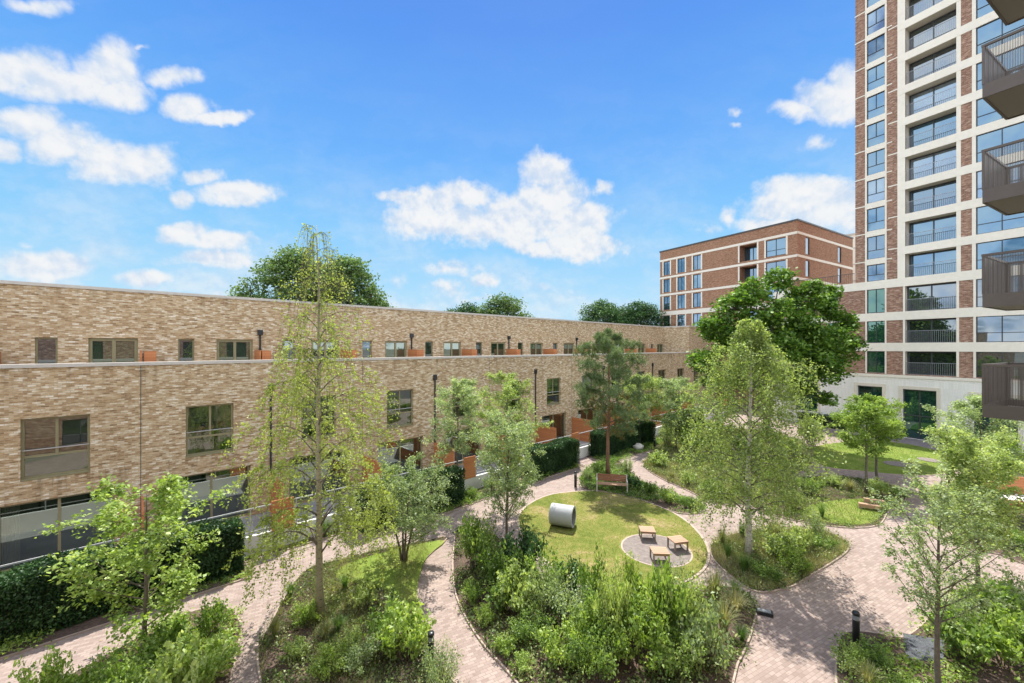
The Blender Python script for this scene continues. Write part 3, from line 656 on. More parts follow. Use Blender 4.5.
# ------------------------------------------------------------------ block the picture is taken from (behind and to the right)
cb = empty('courtyard_block', (0, -1.1, 0), atan2(.505, .863) + pi)   # local -y looks into the courtyard
tag(cb, 'red brick block on the near right side that carries the bronze balconies', 'apartment block')
hb_ = [(-28 + 4.2 * i, -25.9 + 4.2 * i, z, z + 2.0) for i in range(13) for z in (.6, 3.9, 7.05, 10.2, 13.4)]
hb_ = [h for h in hb_ if not (-3 < (h[0] + h[1]) / 2 < 2.0)]
m = MB(); wall(m, -14.5, 27, 0, 17, [h for h in hb_ if h[0] > -14.4 and h[1] < 26.9], .2); m.quad((-14.5, 0, 17), (27, 0, 17), (27, 12, 17), (-14.5, 12, 17)); m.quad((-14.5,12,0),(-14.5,12,17),(27,12,17),(27,12,0)); m.build('wall', M_RED, cb)
for h in hb_:
    if h[0] > -14.4 and h[1] < 26.9: window(cb, *h, .1, mull=(.5,), fm=M_DARKF, gm=M_GLASSD, fw=.07)
m = MB()
for z in (3.2, 6.4, 9.55, 12.7, 15.9): m.box(-14.5, 27, -.05, -.002, z, z + .4)
m.build('stone_band', M_STONE, cb)
# ------------------------------------------------------------------ bronze balconies at the right edge
BU, BV = np.array([.4845, -.875]), np.array([.863, .505]); BC = np.array([14.13, 12.3])
def make_balcony():
    b = empty('bronze_balcony'); W, D, Hh = 5.2, 2.45, 1.56     # local x runs back to the wall, local y to the far side
    MB().box(0.03, W, .03, D, 0, .12).build('slab_soffit', M_SOFFIT, b)
    MB().box(0.05, W, .05, D - .03, .121, .16).build('floor', M_BALF, b)
    MB().box(0, W, -.02, .03, -.03, .36).box(-.02, .03, .031, D, -.03, .36).box(0.031, W, D - .02, D + .03, -.03, .36).build('fascia', M_BRONZE, b)
    f = MB(); f2 = MB(); n = 175
    for i in range(n):
        x = .03 + i * .0295
        if x < W: f.box(x, x + .0125, -.004, .010, .361, 1.49); f2.box(x, x + .0125, D + .01, D + .024, .361, 1.49)
    f.build('mesh_screen', M_BRONZE, b); f2.build('mesh_screen', M_BRONZE, b)
    f = MB(); 
    for i in range(int(D / .036)):
        y = .03 + i * .036; f.box(-.012, .004, y, y + (.028 if (i // 4) % 3 else .012), .361, 1.49)
    f.build('slatted_screen', M_BRONZE, b)
    MB().box(-.03, W, -.03, .04, 1.49, Hh).box(-.03, .04, .041, D, 1.49, Hh).box(0.041, W, D - .02, D + .04, 1.49, Hh).build('top_rail', M_BRONZE, b)
    for (x, y) in ((0.01, 0.0), (.01, D), (1.6, 0), (3.2, 0)): MB().box(x - .03, x + .03, y - .026, y + .026, .362, 1.488).build('post', M_BRONZE, b)
    return b
b0 = make_balcony(); ang = atan2(BU[1], BU[0])
# the box's second side runs along +v, so mirror the frame: local y = BV needs a left-handed turn; keep y = rotated x
for ch in [o for o in bpy.data.objects if o.parent == b0]:
    pass
labels = ['lowest bronze balcony at the right edge, its floor seen from above', 'bronze balcony second up, level with the mesh side facing us', 'bronze balcony third up with its soffit showing',
          'bronze balcony fourth up against the tower glass', 'topmost bronze balcony, only its dark soffit corner in view']
for i, z in enumerate((6.43, 9.72, 12.85, 16.0, 19.1)):
    b = b0 if i == 0 else copy_tree(b0)
    b.location = (BC[0], BC[1], z); b.rotation_euler = (0, 0, ang); tag(b, labels[i], 'balcony', 'bronze balconies stacked at the right edge')

# ------------------------------------------------------------------ ground
def smooth(pts, n=5):
    P_ = [np.array(p, float) for p in pts]; r = []
    for i in range(len(P_)):
        p0, p1, p2, p3 = P_[i - 1], P_[i], P_[(i + 1) % len(P_)], P_[(i + 2) % len(P_)]
        for k in range(n):
            t = k / n; r.append(.5 * ((2 * p1) + (-p0 + p2) * t + (2 * p0 - 5 * p1 + 4 * p2 - p3) * t * t + (-p0 + 3 * p1 - 3 * p2 + p3) * t ** 3))
    return r
def sheet(name, pts, z, mat, label=None, edge=None, edge_h=.03, ew=.07):
    m = MB(); m.quad(*[(p[0], p[1], z) for p in pts]); n = len(pts)
    ar = sum(pts[i - 1][0] * pts[i][1] - pts[i][0] * pts[i - 1][1] for i in range(n))
    if ar < 0: m.f = [m.f[0][::-1]]
    for i in range(n):
        a, b = pts[i - 1], pts[i]; m.quad((a[0], a[1], -.02), (b[0], b[1], -.02), (b[0], b[1], z), (a[0], a[1], z))
    o = m.build(name, mat); tag(o, kind='structure')
    if edge:
        e = MB(); Pn = np.array(pts); nx = np.roll(Pn, -1, 0); pv = np.roll(Pn, 1, 0); d = nx - pv; d /= np.linalg.norm(d, axis=1)[:, None] + 1e-9
        nr = np.stack([d[:, 1], -d[:, 0]], 1) * (1 if ar > 0 else -1); O = Pn + nr * ew; I = Pn - nr * .003; h = z + edge_h
        for i in range(n):
            j = (i + 1) % n
            e.quad((*I[i], h), (*O[i], h), (*O[j], h), (*I[j], h)); e.quad((*O[i], -.02), (*O[j], -.02), (*O[j], h), (*O[i], h)); e.quad((*I[i], z - .02), (*I[j], z - .02), (*I[j], h), (*I[i], h))
        tag(e.build('kerb', edge), kind='structure')
    return o
def gp(lst, n=5, sm=True):
    q = [G(*p) for p in lst]; return smooth(q, n) if sm else [np.array(x) for x in q]
sheet('ground', [(-1500, -1500), (1500, -1500), (1500, 1500), (-1500, 1500)], -.03, M_EARTH)
d, nn, o_ = FD, np.array([.679, -.734]), FO
sheet('courtyard_paving', [o_ + d * -14 + nn * 4.6, o_ + d * 62 + nn * 4.6, np.array([34.9, 46.]), np.array([52, 10.]), np.array([28, 3.]), np.array([0, -2.]), np.array([-18, -2])], 0., M_PAVE)
sheet('patio_paving', [o_ + d * -14 + nn * .0, o_ + d * 62, o_ + d * 62 + nn * 4.6, o_ + d * -14 + nn * 4.6], .004, M_PATIO)
sheet('entrance_paving', gp([(898, 434), (960, 441), (1060, 452), (1060, 470), (985, 462), (963, 457), (930, 449), (896, 441.5), (868, 438), (868, 433)], sm=False), .004, M_PAVED)
lawn = gp([(518.7,518.6),(530,504.5),(551.6,495),(582,491.6),(600.8,492),(631,497.5),(664,509),(687.5,523),(704,542),(707.4,558.4),(699,572.5),(676,584),(640.6,589),(605.5,585),(577,577),(547,561),(526,540)], 3)
sheet('lawn', lawn, .03, M_LAWN, edge=M_EDGE, edge_h=.0, ew=.1)
gc = np.array([6.02, 17.15]); circ = [gc + 1.36 * np.array([cos(t), sin(t)]) for t in np.linspace(0, 2 * pi, 40, endpoint=False)]
sheet('gravel_circle', circ, .036, M_GRAVEL, edge=M_EDGE, edge_h=.004, ew=.06)
flawn = gp([(813,447),(860,441),(898.7,443),(930,449),(956.7,456.4),(964,464),(950,472.5),(924,475.5),(890,474),(860,471),(826,467),(812,458)], 3)
sheet('lawn', flawn, .03, M_LAWN2, edge=M_EDGE, edge_h=.0, ew=.08)
for (px, py, rx, ry) in ((899, 464.5, .95, .75), (929, 460.5, .6, .7)):
    c = np.array(G(px, py)); sheet('stone_disc', [c + np.array([rx * cos(t), ry * sin(t)]) for t in np.linspace(0, 2 * pi, 24, endpoint=False)], .06, M_GRAVEL)
BEDS = {
 'L': gp([(447,538),(426,558),(418,574),(415,590),(418,607),(426,636),(440,665),(470,720),(430,860),(300,860),(270,720),(262,683),(259,652),(272,623),(302,574),(338,561),(377,551),(420,543)], 3),
 'A': gp([(460,527),(454,553),(455,588),(465,615),(484,645),(512,676),(560,740),(640,860),(715,860),(732,683),(744,650),(751,631),(755,605),(738,590),(712,588),(680,598),(640,602),(600,599),(565,590),(535,575),(512,552),(490,533)], 3),
 'B': gp([(718,540),(712,556),(733,578),(757,592),(787,588),(806,578),(846,552),(842,540),(814,531),(760,531)], 4),
 'K': gp([(750,505),(775,516),(814,524),(851,528),(878,525),(888,512),(905,500),(898,488),(860,479),(820,477),(790,480),(762,490)], 4),
 'N': gp([(584,490),(600,491),(627,496.5),(650,503),(672,512),(690,514),(704,511),(700,505),(684,498),(657,490),(637,479),(621,463),(610,459),(592,466),(580,478)], 3),
 'W': gp([(645,462),(647,469),(660,478),(684,489),(703,498),(725,505),(760,498),(790,476),(812,464),(806,445),(760,432),(700,428),(668,440)], 3),
 'BR': gp([(841,639),(867,633.5),(902,639),(922,627),(945,606),(975,590),(1024,597),(1150,620),(1250,800),(1000,1000),(860,900),(838,700)], 3),
 'R2': gp([(948,520),(962,546),(1000,555),(1060,575),(1200,590),(1200,500),(1100,475),(1000,462),(972,468),(955,490)], 3),
 'BL': gp([(15,735),(62,683),(108,656),(155,630),(195,612),(224,608),(240,625),(234,660),(228,700),(225,850),(-40,900),(-150,860)], 3),
}
for k, p in BEDS.items(): sheet('planting_bed', p, .05, M_SOIL, edge=M_EDGE, edge_h=.0, ew=.05)
LT = gp([(445,541.5),(428,557),(420,575),(417,598),(424,622),(404,606),(388,592),(362,586),(336,578),(345,566),(378,555),(415,546)], 3); sheet('lawn', LT, .058, M_LAWN2)
LK = gp([(797,512),(822,503),(850,500),(878,500),(892,506),(884,514),(875,522.5),(851,526),(820,521.5)], 3); sheet('lawn', LK, .058, M_LAWN2)
def strip(t0, t1, a, b): return [o_ + d * t0 + nn * a, o_ + d * t1 + nn * a, o_ + d * t1 + nn * b, o_ + d * t0 + nn * b]
STR = [(-12, 5.6, 6.45), (5.6, 10.0, 5.1), (10.0, 15.9, 6.4), (15.9, 21.6, 6.3), (21.6, 26.1, 6.1), (28, 38, 7.1), (39, 50, 6.6)]
for (a, b, c) in STR: sheet('planting_strip', strip(a, b - .02, 4.73, c), .05, M_SOIL, edge=M_EDGE, edge_h=0, ew=.05)
SLP = [np.array(G(*p)) for p in ((903, 635), (944, 642), (944, 666), (906, 660))]; sheet('slate_patch', SLP, .06, M_SLATE)

# ------------------------------------------------------------------ foliage helpers
def rng(s): return np.random.default_rng(s)
def unit(v): return v / (np.linalg.norm(v, axis=-1, keepdims=True) + 1e-9)
def leaves(P_, size, r, up=.35, aspect=1.7, var=.35):
    n = len(P_); nrm = unit(r.normal(size=(n, 3)) + np.array([0, 0, up * 2]))
    a = unit(np.cross(nrm, r.normal(size=(n, 3)))); b = np.cross(nrm, a)
    s = size * (1 + var * r.uniform(-1, 1, (n, 1))); a = a * s * .5; b = b * s * .5 / aspect
    fold = nrm * s * .08
    V = np.stack([P_ - a, P_ - b * 1.0 - a * .1 + fold, P_ + a, P_ + b - a * .1 + fold], 1)
    return V.reshape(-1, 3)
def inside(pts, poly):
    x, y = pts[:, 0], pts[:, 1]; c = np.zeros(len(pts), bool); n = len(poly)
    for i in range(n):
        x1, y1 = poly[i - 1]; x2, y2 = poly[i]
        k = ((y1 > y) != (y2 > y)) & (x < (x2 - x1) * (y - y1) / (y2 - y1 + 1e-12) + x1); c ^= k
    return c
def scatter(poly, dens, r):
    Q = np.array(poly); lo, hi = Q.min(0), Q.max(0); n = int((hi - lo).prod() * dens)
    p = r.uniform(lo, hi, (n, 2)); return p[inside(p, Q)]

def bez(p0, p1, p2, n):
    t = np.linspace(0, 1, n)[:, None]; return (1 - t) ** 2 * p0 + 2 * t * (1 - t) * p1 + t * t * p2
def tree(name, label, cat, loc, H, W, z0, leafm, bark, seed, style='oval', bark2=None, nl=26, nt=9, lpt=26, ls=.09, tr=.08, spread=.16, lean=(0, 0), stems=1, group=None, upw=.6):
    r = rng(seed); root = empty(name, (loc[0], loc[1], 0)); m = MB(); mb2 = MB(); TP = []
    for si in range(stems):
        sa = 2 * pi * si / stems + .5; off = np.array([cos(sa), sin(sa), 0]) * (.08 if stems > 1 else 0)
        hh = H * (1 - .12 * r.random() * (stems > 1)); sp = (W * .22) if stems > 1 else 0
        n = 12; ts = np.linspace(0, 1, n); wob = np.cumsum(r.normal(0, .012 * H / n * 4, (n, 2)), 0); wob -= wob[0]
        tp = np.stack([off[0] + lean[0] * ts + wob[:, 0] * .6 + cos(sa) * sp * ts ** 1.2 * (stems > 1), off[1] + lean[1] * ts + wob[:, 1] * .6 + sin(sa) * sp * ts ** 1.2 * (stems > 1), ts * hh * .97], 1)
        rr = tr / sqrt(stems) * (1 - ts) ** .8 + .006; rr[0] *= 1.35
        m.tube(tp, rr, 8); zz0 = z0
        NL = max(4, nl // stems)
        for i in range(NL):
            f = (i + r.random()) / NL; z = zz0 + (hh - zz0) * f * .96; k = min(n - 2, int(z / hh / .97 * (n - 1))); fr = min(1, z / (hh * .97) * (n - 1) - k); p0 = tp[k] * (1 - fr) + tp[k + 1] * fr
            azz = i * 2.39996 + r.normal(0, .35)
            if style == 'oval': e = sin(pi * min(1, f * .80 + .17)) ** .7
            elif style == 'cone': e = (1 - f) ** .65 * min(1, .55 + f * 2.2)
            elif style == 'weep': e = (sin(pi * min(1, f * .74 + .24)) ** .8) * (1 if f < .8 else .8)
            elif style == 'tallweep': e = min(1., 1.15 * (1 - f) ** 1.0 + .10) * (.75 + .25 * min(1, f * 4))
            elif style == 'slim': e = (1 - f * .75) * min(1, .6 + f * 2)
            elif style == 'vase': e = (.55 + .45 * min(1, f * 3)) * (1 - f * .55)
            elif style == 'spray': e = sin(pi * min(1, f * .7 + .25)) ** .6
            elif style == 'pine': e = sin(pi * min(1, f * .78 + .2)) ** .8
            Ln = (W / 2 - sp * .6) * e * r.uniform(.58, 1.12) + .05; di = np.array([cos(azz), sin(azz), 0])
            rise = {'vase': 1.25, 'tallweep': .5, 'oval': .55, 'cone': .25, 'weep': .45, 'slim': .9, 'spray': .7, 'pine': .25}[style] * Ln * r.uniform(.6, 1.3)
            p1 = p0 + di * Ln * .5 + np.array([0, 0, rise * (1.0 if style not in ('weep', 'tallweep') else 1.3)]); p2 = p0 + di * Ln + np.array([0, 0, rise * (1.0 if style not in ('weep', 'tallweep') else .7)])
            if style in ('spray', 'vase'): p1 = p0 + di * Ln * .45 + np.array([0, 0, rise * .35])
            bp = bez(p0, p1, p2, 7); rb = max(.007, rr[k] * (.30 if 'weep' in style else .42)); mb2.tube(bp, np.linspace(rb, .004, 7), 5, False)
            for j in range(nt + 3):
                t = .25 + .75 * (j + r.random()) / nt; q = bp[min(6, int(t * 6))] * (1 - (t * 6 % 1)) + bp[min(6, int(t * 6) + 1)] * (t * 6 % 1) if t < .99 else bp[6]
                dd = unit(di * .8 + r.normal(0, .75, 3) + np.array([0, 0, .35])); l2 = Ln * r.uniform(.18, .42) + .1
                if style in ('weep', 'tallweep'):
                    dd = unit(di * .5 + r.normal(0, .5, 3)); h2 = r.uniform(.5, 2.0) * min(1, (q[2] - .8) / 2.5) * (W / 4.5); 
                    tw_ = bez(q, q + dd * l2 + np.array([0, 0, .1]), q + dd * l2 * 1.4 - np.array([0, 0, h2]), 5)
                else: tw_ = bez(q, q + dd * l2 * .5 + np.array([0, 0, .05]), q + dd * l2, 4)
                mb2.tube(tw_, np.linspace(.005, .0015, len(tw_)), 3, False)
                u = r.uniform(0.15, 1.0, int(lpt * (1 if style != 'tallweep' else max(.16, 1.45 - 1.55 * f)))) * (len(tw_) - 1); ui = np.clip(u.astype(int), 0, len(tw_) - 2); uf = (u - ui)[:, None]
                TP.append(tw_[ui] * (1 - uf) + tw_[ui + 1] * uf)
    m.build('trunk', bark, root, True); mb2.build('branches', bark2 or bark, root, True)
    A = np.concatenate(TP)
    if style == 'pine':
        # needle tufts
        A = A[r.random(len(A)) < 1]; n = len(A); k = 9
        c = np.repeat(A + r.normal(0, spread * .6, A.shape), k, 0); dr = unit(r.normal(size=c.shape) + np.array([0, 0, .5])); ln = r.uniform(.10, .2, (len(c), 1)) * ls / .09
        sd = unit(np.cross(dr, r.normal(size=c.shape))) * .011 * ls / .09
        V = np.stack([c - sd, c + sd, c + dr * ln], 1)
        dist = np.linalg.norm(c[:, :2] - A.mean(0)[:2], axis=1) / (W / 2); low_ = (c[:, 2] < z0 + (H - z0) * .40) & (dist < .62) & (np.repeat(r.random(n), k) < .34)
        npmesh('needles', V[~low_].reshape(-1, 3), 3, leafm, root); npmesh('brown_needles', V[low_].reshape(-1, 3), 3, L_PINEO, root)
    else:
        A = A + r.normal(0, spread * .6, A.shape) * np.array([1, 1, .8]); A[:, 2] = np.maximum(A[:, 2], .15)
        npmesh('crown', leaves(A, ls, r, upw), 4, leafm, root)
    tag(root, label, cat, group); return root
def bigtree(name, label, cat, loc, lobes, leafm, bark, seed, ls=.3, n=900, tr=.3, tz=6, group=None, fill=.35):
    """lobes: (dx, dy, z, radius) clumps; each is broken into many small sprays of leaves"""
    r = rng(seed); root = empty(name, (loc[0], loc[1], 0)); m = MB()
    m.tube([(0, 0, 0), (.05, 0, tz * .5), (0, .1, tz)], [tr * 1.3, tr, tr * .8], 9); PP = []
    for (x, y, z, R_) in lobes:
        p2 = np.array([x, y, z]); m.tube(bez(np.array([0, 0, tz * r.uniform(.5, 1)]), np.array([x * .3, y * .3, tz + (z - tz) * .5]), p2, 6), np.linspace(tr * .5, .03, 6), 6, False)
        ns = int(n * (R_ / 2) ** 2 / 22) + 6
        dv = unit(r.normal(size=(ns, 3))); rad = R_ * (1 - fill * r.random((ns, 1)) ** 1.5) * r.uniform(.8, 1.12, (ns, 1)); c = p2 + dv * rad * np.array([1, 1, .85])
        for q, v in zip(c, dv):
            k = 22; s = R_ * .2 + .12; PP.append(q + r.normal(0, 1, (k, 3)) * np.array([s, s, s * .42]) - np.array([0, 0, .02]))
        for q in c[::5]: m.tube([p2, (p2 + q) / 2 + r.normal(0, .1, 3), q], [.05, .03, .012], 4, False)
    m.build('trunk', bark, root, True)
    npmesh('crown', leaves(np.concatenate(PP), ls, r, .7, 1.35), 4, leafm, root); tag(root, label, cat, group); return root

# ------------------------------------------------------------------ trees
def gx(px, Y): return (px - CX) / F * Y
tree('birch_tree', 'tall sparse weeping birch standing before the terraced houses', 'tree', (gx(320, 12.76), 12.76), 12.7, 4.7, 1.9, L_BIRCHY, M_BIRCH2, 11, 'tallweep', bark2=M_BARK, nl=60, nt=11, lpt=46, ls=.075, tr=.115, spread=.07, upw=0.)
tree('birch_tree', 'dense pale green birch with white trunk right of the round lawn', 'tree', (gx(749, 16.6), 16.6), 9.9, 4.7, 1.5, L_BIRCH, M_BIRCH, 12, 'weep', bark2=M_BARK, nl=66, nt=12, lpt=36, ls=.09, tr=.13, spread=.12, upw=0.3)
tree('young_tree', 'young broad-leaved tree in the near left bed', 'tree', (gx(143, 11.2), 11.2), 4.6, 3.0, .7, L_BRIGHT, M_BARK, 63, 'spray', nl=30, nt=9, lpt=20, ls=.115, tr=.06, spread=.13, upw=.7)
tree('multistem_tree', 'small multi-stemmed silvery tree at the tip of the triangular bed', 'tree', (gx(404, 16.2), 16.2), 3.9, 4.0, .7, L_SILVER, M_BARK, 14, 'spray', nl=36, nt=10, lpt=34, ls=.075, tr=.09, spread=.12, stems=4)
tree('young_tree', 'slim silvery tree left of the round lawn', 'tree', (gx(507, 17.5), 17.5), 5.1, 3.4, 1.0, L_SILVER, M_BARK, 15, 'vase', nl=34, nt=10, lpt=34, ls=.08, tr=.055, spread=.12)
tree('young_tree', 'taller pale green tree behind the slim silvery tree by the lawn', 'tree', (gx(507, 21.5), 21.5), 7.0, 3.2, 1.6, L_BIRCH, M_BARK, 16, 'oval', nl=34, nt=10, lpt=34, ls=.09, tr=.06, spread=.13)
tree('young_tree', 'pale young tree in front of the fourth house garden', 'tree', (gx(458, 23.2), 23.2), 6.5, 3.4, 2.2, L_SILVER, M_BARK, 17, 'oval', nl=30, nt=10, lpt=34, ls=.095, tr=.05, spread=.14)
tree('pine_tree', 'tall pine behind the red-brown bench', 'tree', (gx(608, 27.2), 27.2), 9.6, 4.7, 2.6, L_PINE, M_PINEB, 18, 'pine', bark2=M_BARK, nl=42, nt=9, lpt=12, ls=.12, tr=.13, spread=.16)
tree('young_tree', 'pale young tree right behind the pine', 'tree', (gx(640, 35), 35), 5.8, 3.8, 1.8, L_BIRCH, M_BARK, 19, 'oval', nl=28, nt=10, lpt=36, ls=.12, tr=.06, spread=.2)
tree('young_tree', 'pale young tree against the end of the terrace', 'tree', (gx(676, 33.5), 33.5), 5.6, 3.8, 1.4, L_SILVER, M_BARK, 20, 'oval', nl=28, nt=10, lpt=36, ls=.12, tr=.06, spread=.2)
tree('young_tree', 'front tree of the bright pair beside the log bench', 'tree', (gx(866, 23.7), 23.7), 5.1, 3.1, 2.0, L_BRIGHT, M_BARK, 21, 'oval', nl=26, nt=10, lpt=36, ls=.11, tr=.07, spread=.16)
tree('young_tree', 'rear tree of the bright pair beside the log bench', 'tree', (gx(877, 25.6), 25.6), 5.2, 2.8, 2.1, L_BRIGHT, M_BARK, 22, 'oval', nl=24, nt=10, lpt=36, ls=.11, tr=.07, spread=.16)
tree('young_tree', 'open young tree with upswept branches in the near right bed', 'tree', (gx(940, 9.7), 9.7), 5.0, 2.7, 1.7, L_SILVER, M_BARK, 23, 'vase', nl=32, nt=11, lpt=24, ls=.062, tr=.06, spread=.07)
tree('young_tree', 'silvery young tree behind the near right tree', 'tree', (gx(978, 14.2), 14.2), 4.8, 3.0, 1.2, L_BIRCH, M_BARK, 24, 'vase', nl=36, nt=11, lpt=40, ls=.08, tr=.06, spread=.12)
tree('young_tree', 'pale tree in front of the tower base left of the lowest balcony', 'tree', (gx(982, 21), 21), 5.8, 3.5, 1.4, L_SILVER, M_BARK, 25, 'oval', nl=34, nt=10, lpt=36, ls=.10, tr=.07, spread=.16)
# the big maple: lobes placed to its rounded double head and the low skirt at the right
lob = [(-4.6,-.6,10.2,1.6),(-3.3,-1.0,12.0,1.5),(-1.4,-.6,13.6,1.45),(.9,-.4,14.1,1.4),(2.7,-.8,12.6,1.4),(-5.2,0,7.6,1.5),(-3.0,-2.0,9.0,1.6),(-.8,-2.4,11.2,1.6),(1.6,-2.3,10.6,1.6),(-.6,-2.7,8.4,1.6),(2.0,-2.5,8.1,1.5),
       (4.2,-1.8,9.2,1.5),(5.8,-.6,8.2,1.4),(6.6,0,9.9,1.0),(5.3,.8,12.4,1.25),(6.2,.9,13.5,1.0),(6.5,.9,11.7,.9),(3.8,-1.8,6.8,1.4),(.6,-2.2,6.0,1.5),(-2.8,-1.6,6.2,1.5),(2.6,-.6,5.2,1.2),(-4.6,-.4,5.4,1.2),(0,1.2,10,2.),(3,1,9,1.8),(-2.5,1,9,1.8)]
_r = random.Random(9)
lob = [(x * 1.02, y, z + _r.uniform(-.3, .3), q * _r.uniform(.72, .98)) for (x, y, z, q) in lob]
lob += [(x + _r.uniform(-1.5, 1.5), y - 1.0, z + _r.uniform(-1, 1.1), .65) for (x, y, z, q) in lob[::2]]
bigtree('maple_tree', 'large round dark green broad-leaved tree before the brick block', 'tree', (22.3, 36.0), lob, L_PLANE, M_BARK, 31, ls=.27, n=3300, tr=.26, tz=5.5)
def rlobes(seed, H, W, n):
    r = rng(seed); q = []
    for i in range(n):
        f = (i + .5) / n; a = i * 2.4; rr = W / 2 * sqrt(max(0, 1 - (2 * f - .75) ** 2 / 1.6)) * r.uniform(.5, .8)
        q.append((rr * cos(a), rr * sin(a) * .7, H * (.42 + .46 * f), W * r.uniform(.10, .19)))
    q.append((0, 0, H * .88, W * .16)); return q
gB = 'trees beyond the terrace roof'
for (px, Y, top, W, seed, lb) in ((292, 44, 20.2, 9.5, 41, 'tall dark tree behind the roof, left of the birch tip'), (345, 46, 19.6, 9.5, 42, 'tall dark tree behind the roof, right of the birch tip'),
        (252, 55, 16.6, 7.5, 43, 'low green tree peeping over the roof left of the two tall trees'), (378, 50, 15.2, 6, 50, 'low green tree peeping over the roof right of the two tall trees'),
        (500, 62, 17.2, 9, 44, 'right tree of the small clump over the middle of the roof'), (468, 64, 16.2, 8, 45, 'left tree of the small clump over the middle of the roof'),
        (604, 78, 18.2, 10, 46, 'left tree of the pair left of the brown brick block'), (640, 74, 17.3, 10, 47, 'right tree of the pair beside the brown brick block')):
    bigtree('roofline_tree', lb, 'tree', (gx(px, Y), Y), rlobes(seed, top, W * 1.2, 20), L_DARK if seed in (46, 47, 45) else L_ROOF, M_BARK, seed, ls=.27, n=1350, tr=.3, tz=top * .4, group=gB)

# ------------------------------------------------------------------ hedges
def hedge(t0, t1, label, a=4.78, b=5.9, h=1.85, seed=1):
    r = rng(seed); o = empty('hedge', (*(o_ + d * t0), 0), TH); Lh = t1 - t0
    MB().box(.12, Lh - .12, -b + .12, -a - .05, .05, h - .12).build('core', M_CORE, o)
    n = int(Lh * 4200); face = r.random(n); P_ = np.empty((n, 3))
    P_[:, 0] = r.uniform(0, Lh, n); P_[:, 1] = -r.uniform(a, b, n); P_[:, 2] = r.uniform(.05, h, n)
    f1 = face < .5; P_[f1, 1] = -b + r.uniform(-.07, .12, f1.sum()); f2 = (face >= .5) & (face < .9); P_[f2, 2] = h + r.uniform(-.12, .07, f2.sum())
    f3 = (face >= .9) & (face < .95); P_[f3, 0] = r.uniform(-.06, .12, f3.sum()); f4 = face >= .95; P_[f4, 0] = Lh + r.uniform(-.12, .06, f4.sum())
    P_[:, 2] += .08 * np.sin(P_[:, 0] * 2.1) * (P_[:, 2] / h) + r.normal(0, .02, n); P_[:, 1] += .06 * np.sin(P_[:, 0] * 3.3 + P_[:, 2] * 2)
    npmesh('foliage', leaves(P_, .085, r, .2), 4, L_HEDGE, o); tag(o, label, 'hedge', 'clipped dark hedges along the garden walls')
hedge(-12, 5.4, 'long clipped dark hedge along the nearest garden walls', seed=51)
hedge(10.0, 15.7, 'clipped dark hedge behind the multi-stemmed silvery tree', seed=52)
hedge(21.2, 25.7, 'clipped dark hedge behind the concrete tunnel, left of the path bollard', seed=53)
hedge(28.4, 36.6, 'clipped dark hedge behind the pine trunk', seed=54)
hedge(40.2, 47, 'farthest clipped dark hedge, by the orange screen', seed=55)
for (s0, s1, lb, sd) in ((-5.0, .6, 'dark hedge at the tower base, left of the glazed window', 56), (2.3, 3.3, 'small dark hedge between the tower window and door', 57), (6.3, 8.0, 'dark hedge at the tower base right of the glazed door', 58)):
    r = rng(sd); o = empty('hedge', (35. + .4845 * s0, 41.8 - .875 * s0, 0), TW); n = int((s1 - s0) * 1600); P_ = np.stack([r.uniform(0, s1 - s0, n), r.uniform(-1.0, -.15, n), r.uniform(.0, 1.3, n)], 1)
    MB().box(.1, s1 - s0 - .1, -.9, -.2, 0, 1.15).build('core', M_CORE, o); npmesh('foliage', leaves(P_, .11, r), 4, L_HEDGE, o); tag(o, lb, 'hedge', 'dark hedges at the tower base')

